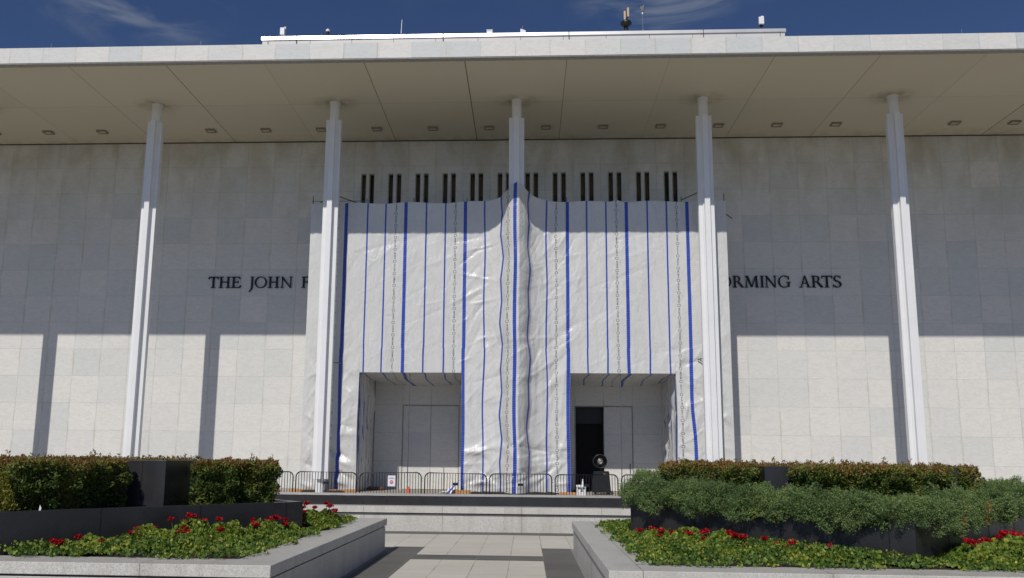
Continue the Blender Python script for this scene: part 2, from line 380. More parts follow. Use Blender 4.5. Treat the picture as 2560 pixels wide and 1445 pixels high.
# columns: cruciform white shafts with a round core
def col_poly(hw=.125, e=.375, r=.235, n=5):
    pts = []
    for q in range(4):
        ca, sa = math.cos(q * math.pi / 2), math.sin(q * math.pi / 2)
        loc = [(e, -hw), (e, hw)]
        a0 = math.asin(hw / r); a1 = math.pi / 2 - a0
        loc += [(r * math.cos(a0 + (a1 - a0) * i / n), r * math.sin(a0 + (a1 - a0) * i / n)) for i in range(n + 1)]
        pts += [(x * ca - y * sa, x * sa + y * ca) for x, y in loc]
    return pts
shaft = MB().prism(col_poly(), .62, ZS - .95)
core = MB().lathe([(.22, 0), (.22, .62)], seg=20)
head = MB().lathe([(.24, ZS - .95), (.24, ZS - .05), (.27, ZS - .05), (.27, ZS - .001)], seg=24)
shaft_o = core_o = None
for k in range(-4, 5):
    if shaft_o is None:
        shaft_o = shaft.build('column', M_COLW, B); shaft_o.location = (9.2 * k, 0, 0)
        core_o = core.build('column_foot', M_COLW, shaft_o); head_o = head.build('column_head', M_COLW, shaft_o)
    else:
        s2 = shaft_o.copy(); COL.objects.link(s2); s2.location = (9.2 * k, 0, 0)
        
        for q_ in (core_o, head_o): c2 = q_.copy(); COL.objects.link(c2); c2.parent = s2
# soffit lights
lf = MB(); lf.box(-.25, .25, -.2, -.15, -.10, 0).box(-.25, .25, .15, .2, -.10, 0).box(-.25, -.2, -.15, .15, -.10, 0).box(.2, .25, -.15, .15, -.10, 0)
fix0 = lf.build('soffit_light', M_STEELD if False else simple('fixture_frame', (.27, .24, .18), .6), B); lens0 = MB().box(-.2, .2, -.15, .15, -.07, -.001).build('lens', M_LENS, fix0)
for i in range(-10, 10):
    x = (i + .5) * 9.2 / 3
    if i == -10: fix0.location = (x, 3.25, ZS); continue
    f2 = fix0.copy(); COL.objects.link(f2); f2.location = (x, 3.25, ZS)
    l2 = lens0.copy(); COL.objects.link(l2); l2.parent = f2
# roof penthouse
MB().box(-14.0, 14.2, 2.5, 20, 19.91, 24.22).build('penthouse', simple('penthouse_panel', (.62, .60, .58), .5, 0, .03, 1), B)
cp = MB().add([(-14.05, 2.44, 24.22), (14.25, 2.44, 24.22), (14.25, 2.475, 24.42), (-14.05, 2.475, 24.42), (-14.05, 20, 24.22), (14.25, 20, 24.22), (14.25, 20, 24.42), (-14.05, 20, 24.42)],
              [(0, 1, 2, 3), (3, 2, 6, 7), (1, 5, 6, 2), (4, 0, 3, 7), (5, 4, 7, 6), (0, 4, 5, 1)])
cp.build('penthouse_coping', M_METAL, B)
M_JG = simple('joint_grey', (.25, .24, .22), .8)
for x in [.15 + i * 2.3 for i in range(-6, 7)] + [-13.7, 13.95]: MB().box(x - .012, x + .012, 2.488, 2.499, 22, 24.2).build('panel_joint', M_JG, B)
for x in (-12.1, -4.05, 2.75, 9.9): MB().tube([(x, 2.42, 24.5), (x, 2.42, 24.2), (x + .02, 2.46, 23.7)], .018, 6).lathe([(.045, 0), (.045, .07)], (x + .02, 2.44, 23.66), 8).build('lightning_cable', M_STEELD, B)
# bronze inscription letters
def ring(mb, cx, cy, rx, ry, tx, ty, a0, a1, y0, y1, n=28):
    P = []
    for i in range(n + 1):
        a = R(a0 + (a1 - a0) * i / n); P.append((cx + rx * math.cos(a), cy + ry * math.sin(a)))
    Q = []
    for i in range(n + 1):
        a = R(a0 + (a1 - a0) * i / n); Q.append((cx + (rx - tx) * math.cos(a), cy + (ry - ty) * math.sin(a)))
    for i in range(n): poly(mb, [P[i], P[i + 1], Q[i + 1], Q[i]], y0, y1)
def poly(mb, pts, y0, y1):
    n = len(pts); ar = sum(pts[i][0] * pts[(i + 1) % n][1] - pts[(i + 1) % n][0] * pts[i][1] for i in range(n))
    if ar < 0: pts = pts[::-1]
    v = [(x, y0, z) for x, z in pts] + [(x, y1, z) for x, z in pts]
    mb.add(v, [tuple(range(n)), tuple(range(2 * n - 1, n - 1, -1))] + [(i, n + i, n + (i + 1) % n, (i + 1) % n) for i in range(n)])
def glyph(ch, w, h):
    """serif capital in a box w x h; pieces get slightly different depths so none are coplanar"""
    mb = MB(); st = .155 * h; th = .075 * h; sf = .045 * h; n = [0]
    def P(pts):
        n[0] += 1; poly(mb, [(a * w, b * h) for a, b in pts], -.05 - n[0] * .002, .03)
    def S(cx, y, half):           # serif bar
        P([(cx - half, y), (cx + half, y), (cx + half * .8, y + sf / h), (cx - half * .8, y + sf / h)]) if y < .5 else P([(cx - half * .8, y - sf / h), (cx + half * .8, y - sf / h), (cx + half, y), (cx - half, y)])
    def V(cx, half, y0=.01, y1=.99): P([(cx - half, y0), (cx + half, y0), (cx + half, y1), (cx - half, y1)])
    a = st / w / 2; b = th / w / 2
    if ch == 'T':
        V(.5, a); S(.5, 0, .24); P([(.03, .92), (.97, .92), (.97, 1), (.03, 1)])
        P([(.0, .78), (.05, .78), (.12, .93), (.03, 1)]); P([(1, .78), (.95, .78), (.88, .93), (.97, 1)])
    elif ch == 'H':
        for c in (.2, .8): V(c, a); S(c, 0, .2); S(c, 1, .2)
        P([(.2, .48), (.8, .48), (.8, .555), (.2, .555)])
    elif ch in 'EF':
        V(.24, a); S(.22, 0, .22); P([(.02, .93), (.86, .93), (.86, 1), (.02, 1)]); P([(.86, 1), (.90, .77), (.85, .77), (.74, .94)])
        P([(.24, .485), (.66, .485), (.66, .555), (.24, .555)]); P([(.66, .64), (.70, .64), (.70, .40), (.66, .40)])
        if ch == 'E': P([(.04, 0), (.9, 0), (.93, .065), (.04, .065)]); P([(.9, 0), (1, .24), (.94, .24), (.8, .06)])
    elif ch == 'J':
        V(.62, a * .95, .1, .99); S(.62, 1, .34)
        P([(.62 - a * .95, .12), (.62 + a * .95, .12), (.5 + a, -.12), (.36 + a * .2, -.10)]); P([(.36 + a * .2, -.10), (.5 + a, -.12), (.12, -.38), (.04, -.34)])
    elif ch == 'I': V(.5, a); S(.5, 0, .46); S(.5, 1, .46)
    elif ch == 'O': ring(mb, .5 * w, .5 * h, .5 * w, .52 * h, .135 * h, .06 * h, 0, 360, -.055, .03, 40)
    elif ch == 'G':
        ring(mb, .5 * w, .5 * h, .5 * w, .52 * h, .14 * h, .06 * h, 48, 318, -.055, .03, 34)
        V(.86, a * .9, .05, .44); P([(.66, .42), (1.04, .42), (1.0, .47), (.70, .47)]); P([(.80, .80), (.85, .66), (.89, .66), (.88, .98), (.85, .98)])
    elif ch == 'N':
        V(.15, b, .01, .99); V(.86, b, .0, .99); P([(.02, 1), (.20, 1), (.92, -.01), (.80, .0)]); S(.15, 0, .15); S(.86, 1, .15)
    elif ch == 'M':
        P([(.17, .97), (.21, .97), (.15, .01), (.09, .01)]); P([(.08, 1), (.26, 1), (.54, .02), (.46, .02)]); P([(.76, 1), (.82, 1), (.54, .02), (.47, .1)])
        P([(.76, 1), (.88, 1), (.94, .01), (.80, .01)]); S(.12, 0, .12); S(.87, 0, .13); P([(.06, 1), (.26, 1), (.26, .95), (.08, .95)]); P([(.76, 1), (.94, 1), (.92, .95), (.76, .95)])
    elif ch == 'R':
        V(.2, a); S(.2, 0, .2); P([(.02, .94), (.42, .94), (.42, 1), (.02, 1)]); P([(.2, .46), (.42, .46), (.42, .52), (.2, .52)])
        ring(mb, .40 * w, .73 * h, .30 * w, .27 * h, .12 * h, .06 * h, -90, 90, -.057, .03, 16); P([(.40, .5), (.56, .52), (1.0, .03), (.98, 0), (.80, .0)])
    elif ch == 'A':
        P([(.46, 1.02), (.54, 1.02), (.90, .01), (.74, .01)]); P([(.46, 1.02), (.52, .95), (.20, .01), (.13, .01)]); P([(.26, .33), (.70, .33), (.68, .39), (.28, .39)]); S(.16, 0, .16); S(.83, 0, .17)
    elif ch == 'S':
        ring(mb, .48 * w, .755 * h, .40 * w, .265 * h, .13 * h, .06 * h, 38, 250, -.055, .03, 20); ring(mb, .47 * w, .26 * h, .47 * w, .28 * h, .15 * h, .065 * h, -150, 70, -.057, .03, 20)
        P([(.22, .64), (.30, .50), (.74, .46), (.60, .56)]) ; P([(.80, .78), (.86, .78), (.84, .98), (.78, .94)]); P([(.02, .26), (.07, .26), (.14, .10), (.03, .02)])
    return mb
PXM = .02261
def lx(px): return -17.15 + (px - 524) * PXM * 1.0      # wall metres along the inscription
row = [('T', 275, 435), ('H', 440, 630), ('E', 640, 800), ('J', 925, 1005), ('O', 1015, 1210), ('H', 1225, 1405), ('N', 1425, 1615), ('F', 1760, 1900)]
for ch, a, b in row:
    x0 = -17.15 + ((480 + a / 6.4) - 524) * .02261; x1 = -17.15 + ((480 + b / 6.4) - 524) * .02261
    o = glyph(ch, x1 - x0, .63).build('letter', M_BRONZE, B); o.location = (x0, YW - .035, 10.88)
row = [('O', 110, 308), ('R', 328, 505), ('M', 520, 745), ('I', 765, 835), ('N', 845, 1033), ('G', 1055, 1250), ('A', 1388, 1572), ('R', 1582, 1768), ('T', 1745, 1915), ('S', 1925, 2068)]
for ch, a, b in row:
    f = lambda q: 11.61 + ((1780 + q / 6.4) - 1832) * (17.37 - 11.61) / (2103 - 1832)
    o = glyph(ch, f(b) - f(a), .64).build('letter', M_BRONZE, B); o.location = (f(a), YW - .035, 10.88)
# thin rods along the roof edge
M_ROD = simple('rod_metal', (.35, .36, .34), .5, .4)
for x in (-21.45, -14.4, -30, 19.5, 25.6): rd = MB().tube([(x, -4.5, 19.9), (x, -4.5, 20.1)], .025, 6).tube([(x, -4.5, 20.1), (x, -4.5, 20.4)], .006, 5); rd.build('lightning_rod', M_ROD, B)
# ------------------------------------------------------------------ plastic sheeting around the entrance scaffold
WIDE = [-8.61, -5.58, -2.57, -.05, 2.53, 5.46, 8.45]; NARROW = [-7.52, -6.6, -4.54, -3.57, -1.58, -.72, .61, 1.49, 3.49, 4.45, 6.49, 7.44]
TEXT = [-9.05, -6.08, -3.06, -.39, 1.97, 4.96, 7.94]
def sheeting_mat():
    """white reinforced film; stripes, dots and print follow the cloth's own (u, v) map"""
    t = NT('white_sheeting'); uv = t.n.new('ShaderNodeUVMap'); uv.uv_map = 'cloth'; c = uv.outputs[0]; u, v, _ = t.sep(c)
    def near(vals, half, soft=.012):
        acc = None
        for q in vals:
            d = t.rng(t.math('ABSOLUTE', t.math('SUBTRACT', u, q)), half, half + soft, 1, 0); acc = d if acc is None else t.math('MAXIMUM', acc, d)
        return acc
    wide = near(WIDE, .078); nar = near(NARROW, .033)
    dark = t.math('MAXIMUM', wide, nar)
    # small white dots woven through the blue bands
    fx = t.math('SUBTRACT', t.math('FRACT', t.math('MULTIPLY', u, 1 / .055)), .5); fy = t.math('SUBTRACT', t.math('FRACT', t.math('MULTIPLY', v, 1 / .11)), .5)
    dot = t.rng(t.math('ADD', t.math('MULTIPLY', fx, fx), t.math('MULTIPLY', t.math('MULTIPLY', fy, fy), 4)), .03, .07, .75, 0)
    blue = t.mix(dot, (.020, .060, .42), (.40, .47, .78))
    scuff = t.rng(t.noise(t.coord(), 5, 5, .7, 0, (3, 1, 1)), .60, .70, 0, .5); blue = t.mix(scuff, blue, (.12, .2, .72))
    base = t.mix(t.rng(t.noise(t.coord(), .6, 6, .6), .35, .7), (.67, .67, .65), (.73, .73, .715))
    base = t.mix(t.rng(t.noise(t.coord(), 3, 5, .6, 0, (1, 1, .3)), .5, .8, 0, .35), base, (.63, .62, .59))
    base = t.mix(dark, base, blue)
    # printed rows: rings every 0.62 m with short lines of small letters between
    acc = None
    for q in TEXT:
        du = t.math('SUBTRACT', u, q); per = .62
        fv = t.math('MULTIPLY', t.math('SUBTRACT', t.math('FRACT', t.math('DIVIDE', t.math('ADD', v, q), per)), .5), per)
        rr = t.math('SQRT', t.math('ADD', t.math('MULTIPLY', du, du), t.math('MULTIPLY', fv, fv)))
        rg = t.rng(t.math('ABSOLUTE', t.math('SUBTRACT', rr, .066)), .010, .018, .8, 0)
        wn_ = t.white(t.comb(t.math('FLOOR', t.math('MULTIPLY', u, 60)), t.math('FLOOR', t.math('MULTIPLY', v, 34)), 2))
        ln = t.math('MULTIPLY', t.math('LESS_THAN', t.math('ABSOLUTE', du), .042), t.math('GREATER_THAN', t.math('ABSOLUTE', fv), .115))
        ln = t.math('MULTIPLY', ln, t.math('GREATER_THAN', wn_, .34))
        m_ = t.math('MAXIMUM', rg, t.math('MULTIPLY', ln, .72)); acc = m_ if acc is None else t.math('MAXIMUM', acc, m_)
    base = t.mix(acc, base, (.06, .06, .07))
    o = t.coord(); f1 = t.noise(o, 3.2, 7, .68, 1.1, (1, 1, .55), (0, R(28), 0)); f2 = t.noise(o, 9, 5, .7, .8, (1.5, 1, .4))
    r_a = t.math('ABSOLUTE', t.math('SUBTRACT', t.noise(o, 1.3, 3, .5, .9, (1, 1, .45), (0, R(33), 0)), .5)); r_b = t.math('ABSOLUTE', t.math('SUBTRACT', t.noise(o, 1.7, 3, .5, .8, (1, 1, .4), (0, R(-38), 0)), .5)); r_c = t.math('ABSOLUTE', t.math('SUBTRACT', t.noise(o, 3.6, 2, .5, .6, (1, 1, .12)), .5))
    cr = t.math('ADD', t.math('ADD', t.rng(r_a, 0, .07), t.rng(r_b, 0, .06)), t.math('MULTIPLY', t.rng(r_c, 0, .12), .6))
    t.bump(t.math('ADD', t.math('ADD', t.math('MULTIPLY', f1, .8), t.math('MULTIPLY', f2, .25)), t.math('MULTIPLY', cr, .20)), .48, .06)
    t.out(base, t.rng(f2, .3, .7, .20, .38), 0, .55)
    tl = t.n.new('ShaderNodeBsdfTranslucent'); t.l.new(base, tl.inputs[0]); ms = t.n.new('ShaderNodeMixShader'); ms.inputs[0].default_value = .14
    t.l.new(t.b.outputs[0], ms.inputs[1]); t.l.new(tl.outputs[0], ms.inputs[2]); t.l.new(ms.outputs[0], t.n['Material Output'].inputs[0])
    return t.m
M_SHEET = sheeting_mat()
T = empty('sheeting_enclosure', (0, .85, 0), 'tall box of white plastic sheeting with blue stripes hung round the entrance', 'plastic sheeting')
YT = .85
def fold_field(n, x0, x1, z0, z1, amp, ang_fn, wid=(.05, .16), ln=(.4, 2.2), seed=1):
    r = np.random.default_rng(seed); F = []
    for _ in range(n):
        cx, cz = r.uniform(x0, x1), r.uniform(z0, z1); a = ang_fn(cx, cz, r)
        F.append((cx, cz, math.cos(a), math.sin(a), r.uniform(*ln), r.uniform(*wid), amp * r.uniform(.35, 1) * r.choice([-1, 1, 1])))
    return F
def eval_folds(F, X, Z):
    D = np.zeros_like(X)
    for cx, cz, ca, sa, L, w, a in F:
        dx, dz = X - cx, Z - cz; al = dx * ca + dz * sa; ac = -dx * sa + dz * ca
        wl_ = w * (.6 + .8 * np.clip(.5 + al / (2 * L), 0, 1))
        q_ = np.sqrt((ac / wl_) ** 2 + .02); D += a * np.exp(-1.25 * q_) * np.exp(-(al / L) ** 4)
    return D
def grid_mesh(name, P, UVs, keep, parent, mat=M_SHEET):
    nv, nu = P.shape[:2]; idx = np.arange(nv * nu).reshape(nv, nu)
    q = np.stack([idx[:-1, :-1], idx[:-1, 1:], idx[1:, 1:], idx[1:, :-1]], -1)[keep]
    me = bpy.data.meshes.new(name); me.from_pydata(P.reshape(-1, 3).tolist(), [], q.reshape(-1, 4).tolist())
    me.materials.append(mat); uvl = me.uv_layers.new(name='cloth'); li = np.zeros(len(me.loops), dtype=np.int32); me.loops.foreach_get('vertex_index', li)
    uvl.data.foreach_set('uv', UVs.reshape(-1, 2)[li].astype(np.float32).ravel()); me.polygons.foreach_set('use_smooth', [True] * len(me.polygons)); me.update()
    o = bpy.data.objects.new(name, me); COL.objects.link(o); o.parent = parent; return o
def seg(a, b, st): return np.linspace(a, b, max(2, int(round((b - a) / st)) + 1))
LX, RX = -10.42, 10.36; OX0, OX1, OZ = 2.62, 7.70, 5.77
us = np.concatenate([seg(LX, -OX1, .055)[:-1], seg(-OX1, -OX0, .055)[:-1], seg(-OX0, OX0, .042)[:-1], seg(OX0, OX1, .055)[:-1], seg(OX1, RX, .055)])
def ztop(x):
    ax = np.abs(x)
    return 14.36 + .03 * np.sin(x * 2.1 + .5) + .035 * np.abs(np.sin(x * math.pi / 3.03 + .4)) + .10 * np.exp(-(ax / 2.1) ** 2) + .50 * np.exp(-(ax / .55) ** 1.4) + .10 * np.exp(-((x - 5.0) / .25) ** 2) - .05 * np.exp(-((x + 9.3) / .8) ** 2)
zl = seg(.06, OZ, .055); tt = seg(0, 1, .0063)[1:]
U = np.tile(us, (len(zl) + len(tt), 1)); Z = np.zeros_like(U)
Z[:len(zl)] = zl[:, None]; Z[len(zl):] = OZ + tt[:, None] * (ztop(us)[None, :] - OZ)
def ang(cx, cz, r):
    if abs(cx) < 2.7: return math.atan2(-abs(.0) + (.9 if cx > 0 else .8), 1) + r.normal(0, .38) if r.random() < .75 else r.normal(1.5, .3)
    if cz < 6: return r.choice([-.6, .6, 1.2, -1.2]) + r.normal(0, .3)
    return r.choice([1.15, 1.35, -1.3, .5]) + r.normal(0, .25)
FO = (fold_field(170, LX, RX, 5.9, 13.6, .018, ang, (.035, .08), (.3, 1.3), 41) + fold_field(60, -2.6, 2.6, .3, 13, .03, ang, (.035, .08), (.3, 1.0), 42) + fold_field(50, 7.6, RX, .3, 7, .03, ang, (.035, .08), (.25, .8), 43) + fold_field(50, LX, -7.6, .3, 7, .03, ang, (.035, .08), (.25, .8), 44) +
      fold_field(70, LX, RX, 6, 13.2, .030, ang, (.06, .22), (.5, 2.2), 3) + fold_field(80, -2.6, 2.6, .5, 12.5, .050, ang, (.06, .2), (.4, 1.3), 5) + fold_field(26, -2.5, 2.5, .6, 6, .060, ang, (.09, .2), (.7, 1.5), 51)
      + fold_field(60, LX, -7.6, .3, 7, .050, ang, (.06, .18), (.3, 1.2), 8) + fold_field(60, 7.6, RX, .3, 7, .050, ang, (.06, .18), (.3, 1.2), 9)
      + fold_field(30, -2.6, 2.6, .2, 2.2, .10, lambda a, b, r: r.normal(0, .35), (.08, .2), (.4, 1.1), 12)
      + fold_field(10, LX, -8, .2, 2.0, .14, lambda a, b, r: -.45, (.1, .2), (.5, 1.0), 14))
D = eval_folds(FO, U, Z)
# long billows between the ties and soft vertical gathers
D *= 1.0
D += .020 * np.sin(U * 2.07 + .3 * np.sin(Z * .5)) * np.sin(Z * .42 + .6) + .012 * np.sin(U * 6.1 + 1.2 * np.sin(Z * .7)) * (.5 + .5 * np.sin(Z * .9 + U)) + .008 * np.sin(U * 14 + Z * 1.7 + 2 * np.sin(Z * .6))
au = np.abs(U)
tent = np.interp(au, [0, .15, .20, .42, .48, .72, 1.0, 1.35, 1.75], [1.28, 1.275, 1.22, .98, .88, .40, .22, .08, 0])
edge = np.minimum(1, np.minimum((U - LX) / .35 + .15, (RX - U) / .35 + .15)); D *= np.where(Z > OZ - .4, np.minimum(1, (ztop(U) - Z) / .5 + .25), 1) * edge
calm = np.exp(-((au - OX0) / .12) ** 2) + np.exp(-((au - OX1) / .12) ** 2); D *= np.where(Z < OZ + .1, 1 - .7 * np.clip(calm, 0, 1), 1)
D *= np.where(au < .1, .15, 1) * np.clip((Z + .2) / .6, .2, 1)
Y = YT - tent - D
wander = .035 * np.sin(Z * 1.3 + U * .7) * np.exp(-((au - .9) / 1.0) ** 2) + .02 * np.sin(Z * .9 + U * 3) * (Z < 7)
kink = .05 * (np.abs(((Z * .45 + U * .21) % 1) - .5) - .25) * 4 * (np.exp(-((U + .75) / .35) ** 2) + np.exp(-((U - .75) / .4) ** 2))
X = U + (wander + kink) * np.clip((Z - .1) / 1.0, 0, 1) * edge
lean = np.where(U > 8, .10, 0) * np.exp(-((U - 8.45) / .35) ** 2) * np.where(Z < 4, np.sin((4 - Z) / 4 * math.pi) * 1.0, 0); X = X + lean
P = np.stack([X, Y - YT, Z], -1)
um = (us[:-1] + us[1:]) / 2; keep = np.ones((len(Z) - 1, len(us) - 1), bool)
keep[:len(zl) - 1, (np.abs(um) > OX0) & (np.abs(um) < OX1)] = False
grid_mesh('front_sheet', P, np.stack([U, Z], -1), keep, T)
# outer side sheets back to the wall
def side(xb, y0, y1, zt, s, amp, name, vshift=0):
    ys = seg(y0, y1, .07); zs = seg(.04, zt, .07); YY, ZZ = np.meshgrid(ys, zs)
    F = fold_field(46, y0, y1, 0, zt, amp, lambda a, b, r: r.choice([1.3, -1.2, .7, 1.55]) + r.normal(0, .25), (.07, .18), (.3, 1.6), int(abs(xb) * 100) + int(s * 3) + 7)
    dd = eval_folds(F, YY, ZZ) + amp * .5 * np.sin(YY * 7 + np.sin(ZZ * 1.4))
    dd *= np.clip((YY - y0) / .3, 0, 1)
    yy = YY + .09 * np.sin(ZZ * 1.7 + YY * 2.2) * np.clip((YY - y0) / .4, 0, 1) * np.clip((y1 - YY) / .4, 0, 1)
    PP = np.stack([xb + s * dd, yy - YT, ZZ], -1); UU = np.stack([vshift + (YY - y0), ZZ], -1)
    return grid_mesh(name, PP, UU, np.ones((len(zs) - 1, len(ys) - 1), bool), T)
side(LX, YT, 5.0, 14.3, -1, .05, 'side_sheet', 3.2); side(RX, YT, 5.0, 14.3, 1, .05, 'side_sheet', 3.2)
for s in (-1, 1):
    side(s * OX1, YT, 5.0, OZ - .02, -s, .085, 'tunnel_side', 5.28); side(s * OX0, YT, 5.0, OZ - .02, s, .05, 'tunnel_side', 2.3)
    xs_ = seg(OX0, OX1, .08) if s > 0 else seg(-OX1, -OX0, .08); ys = seg(YT, 5.02, .08); XX, YY = np.meshgrid(xs_, ys)
    F = fold_field(14, xs_[0], xs_[-1], 1, 5, .04, lambda a, b, r: 1.57 + r.normal(0, .4), (.08, .2), (.4, 1.4), 60 + s)
    t_ = (YY - YT) / 4.02; bel = np.sin((XX - xs_[0]) / (OX1 - OX0) * math.pi)
    PP = np.stack([XX + .06 * np.sin(YY * 1.6), YY - YT, OZ - .26 * np.clip(bel, 0, 1) ** .6 * t_ - .02 - eval_folds(F, XX, YY) * t_ * .5], -1)
    # the cloth's v runs on from the front edge, so the bands carry round the hem
    grid_mesh('tunnel_ceiling', PP, np.stack([XX, OZ - (YY - YT)], -1), np.ones((len(ys) - 1, len(xs_) - 1), bool), T)
# scaffold tubes that show behind and above the sheets
sp_ = MB()
for x in (LX + .05, -7.6, -5.2, -2.5, 2.5, 5.05, 8.2, RX - .05):
    sp_.tube([(x, .12, 0), (x, .12, 14.55 + (.25 if abs(x) > 9 else .12))], .024, 6)
sp_.tube([(LX, .14, 14.25), (-1.9, .14, 14.25)], .024, 6).tube([(1.9, .14, 14.25), (RX, .14, 14.25)], .024, 6)
sp_.tube([(-9.15, -.05, 14.78), (-7.9, .3, 14.40), (-6.8, .7, 14.42)], .03, 6).tube([(-9.15, -.05, 14.78), (-10.0, .1, 14.45)], .026, 6)
sp_.tube([(8.2, 0.1, 14.48), (9.1, -.35, 14.78)], .032, 6)
sp_.tube([(RX, .3, 13.85), (RX + .36, .25, 13.55)], .028, 6).tube([(LX, .02, 14.5), (LX + 3, .02, 14.5)], .018, 5)
sp_.tube([(-9.2, -.95, 6.22), (-8.6, -.05, 6.2)], .028, 6)
sp_.tube([(8.75, -.06, 6.45), (9.2, -.6, 6.5)], .03, 6).tube([(8.85, -.08, 6.42), (9.25, -.5, 6.05)], .022, 6)
for x in (-7.6, 2.5, 8.2, -2.5): sp_.tube([(x, 3.9, 0), (x, 3.9, 14.2)], .024, 6)
sp_.build('scaffold_tube', M_PIPE, T)
# loose flap of sheeting at the foot of the left opening
fl = MB().add([(-3.35, -1.0, .02), (-3.0, -1.05, .01), (-2.62, -.35, .62), (-2.66, -.2, .64)], [(0, 1, 2, 3)]).add([(-3.62, -1.1, .03), (-3.3, -1.2, .10), (-3.0, -1.0, .02), (-3.35, -.9, .12)], [(0, 1, 2, 3)])
flo = fl.build('loose_flap', M_WHITEP, T); MB().add([(-3.2, -1.05, .04), (-3.1, -1.06, .035), (-2.63, -.36, .63), (-2.65, -.32, .635)], [(0, 1, 2, 3)]).build('blue_band', simple('blue_band', (.03, .06, .5), .5), flo)
# planks, sandbags and debris along the hem
def plank(x, y, l, rz, z=.0, lab='', w=.14, h=.05):
    o = MB().box(-l / 2, l / 2, -w / 2, w / 2, 0, h).build('wood_plank', M_WOOD, bevel=.006); o.location = (x, y, z); o.rotation_euler = (0, 0, rz)
    return tag(o, lab, 'plank', 'timber planks holding down the sheeting')
plank(-2.55, .28, .95, .05, .0, 'orange timber plank at the left foot of the central sheeting panel', .2, .16)
plank(2.55, .25, 1.0, -.03, .0, 'orange timber plank at the right foot of the central sheeting panel', .2, .12)
plank(-8.2, .4, 1.3, .12, .0, 'timber plank at the foot of the sheeting left of the left opening', .2, .13)
plank(-10.1, .35, 1.3, .1, .0, 'timber plank at the outer left corner of the sheeting', .2, .12)
def blob(nm, x0, x1, y, r, mat, lab, cat, group=None, sd=1):
    rr = random.Random(sd); n = max(4, int((x1 - x0) / .12)); pts = []; rs = []
    for i in range(n + 1): pts.append((x0 + (x1 - x0) * i / n, y + rr.uniform(-.04, .04), r * .6)); rs.append(r * (rr.uniform(.75, 1.15) if 0 < i < n else .35))
    o = MB().tube(pts, rs, 8).build(nm, mat, smooth=True); return tag(o, lab, cat, group)
g = 'dark sandbags weighing down the hem'
blob('sandbag', -10.1, -8.9, -.05, .07, M_SAND, 'dark sandbag at the outer left end of the sheeting hem', 'sandbag', g, 2)
blob('sandbag', -2.1, -.35, .1, .075, M_SAND, 'dark sandbag on the sheeting hem left of the centre column', 'sandbag', g, 3)
blob('sandbag', .5, 1.9, .1, .08, M_SAND, 'dark sandbag on the sheeting hem right of the centre column', 'sandbag', g, 4)
blob('sandbag', -8.9, -8.0, -.12, .06, M_SAND, 'dark sandbag beside the second white column from the left', 'sandbag', g, 5)
for (x0, x1, y, r, s, l) in ((-7.6, -6.7, 3.2, .13, 7, 'heap of brown debris inside the left opening by its left curtain'), (2.7, 3.1, 3.4, .09, 9, 'small heap of brown debris inside the right opening')):
    blob('debris_heap', x0, x1, y, r, M_BROWN, l, 'debris', None, s)
# ------------------------------------------------------------------ crowd barriers on the terrace
BP, BX0, BY = 2.585, -8.75, -6.0
def make_barrier():
    root = empty('crowd_barrier', (0, 0, 0), 'x', 'barrier', 'black steel crowd barriers across the terrace')
    w, h, r = 1.225, 1.03, .20
    pts = [(-w, 0, .06)] + [(-w, 0, h - r)] + [(-w + r - r * math.cos(R(a)), 0, h - r + r * math.sin(R(a))) for a in range(15, 90, 15)] + [(-w + r, 0, h)]
    pts += [(-x, y, z) for x, y, z in pts[::-1]]
    MB().tube(pts, .024, 8).build('frame', M_BARR, root, smooth=True)
    MB().tube([(-w, 0, .16), (w, 0, .16)], .016, 8).build('bottom_rail', M_BARR, root)
    bars = MB()
    for i in range(1, 22): x = -w + 2 * w * i / 22; bars.tube([(x, 0, .16), (x, 0, h if abs(x) < w - r else h - r + math.sqrt(max(0, r * r - (abs(x) - w + r) ** 2)))], .013, 6)
    bars.build('bars', M_BARR, root)
    for s in (-1, 1): MB().box(s * (w - .18) - .02, s * (w - .18) + .02, -.28, .28, 0, .03).box(s * (w - .18) - .018, s * (w - .18) + .018, -.018, .018, .03, .16).build('foot', M_BARR, root)
    MB().tube([(w, 0, .80), (w + .05, 0, .80), (w + .09, 0, .88), (w + .05, 0, .90)], .010, 6).tube([(w, 0, .70), (w + .07, 0, .70)], .014, 6).build('hook', M_BARR, root)
    MB().box(-.10, .10, -.035, -.024, .56, .665).build('name_plate', M_BLKP, root)
    return root
bar0 = make_barrier()
blab = ['crowd barrier half hidden behind the hedge at far left', 'leftmost crowd barrier in full view, in front of the left column and sheeting corner', 'crowd barrier carrying the white paper sign',
        'crowd barrier between the white sign and the centre column, right of the cone', 'crowd barrier in front of the striped centre column', 'crowd barrier in front of the open dark doorway and fan', 'rightmost crowd barrier, mostly hidden behind the juniper']
for i in range(-1, 6):
    b_ = bar0 if i == -1 else copy_tree(bar0)
    b_.location = (BX0 + BP * (i + .5), BY + (.05 if i % 2 else -.03), 0); b_.rotation_euler = (0, [.0, .008, -.012, .012, -.006, -.01, .01][i + 1], [.01, -.015, .02, -.02, .012, .0, .02][i + 1]); b_['label'] = blab[i + 1]
sg = empty('warning_sign', (-4.82, -6.07, .5), 'white paper sign with grey lines and a red round stamp, hung on a crowd barrier', 'sign')
MB().box(-.15, .15, -.006, .004, 0, .42).build('sheet', M_PAPER, sg)
MB().box(-.12, .12, -.010, -.007, .295, .31).box(-.08, .08, -.010, -.007, .335, .343).build('text_lines', M_INK, sg)
MB().lathe([(.072, 0), (.072, .004)], (0, -.0065, .165), 28, 'y').build('red_stamp', M_RED, sg)
MB().box(-.055, .055, -.0150, -.0112, .172, .184).box(-.05, .05, -.0150, -.0112, .150, .160).box(-.035, .035, -.0150, -.0112, .193, .202).build('white_bars', M_PAPER, sg)
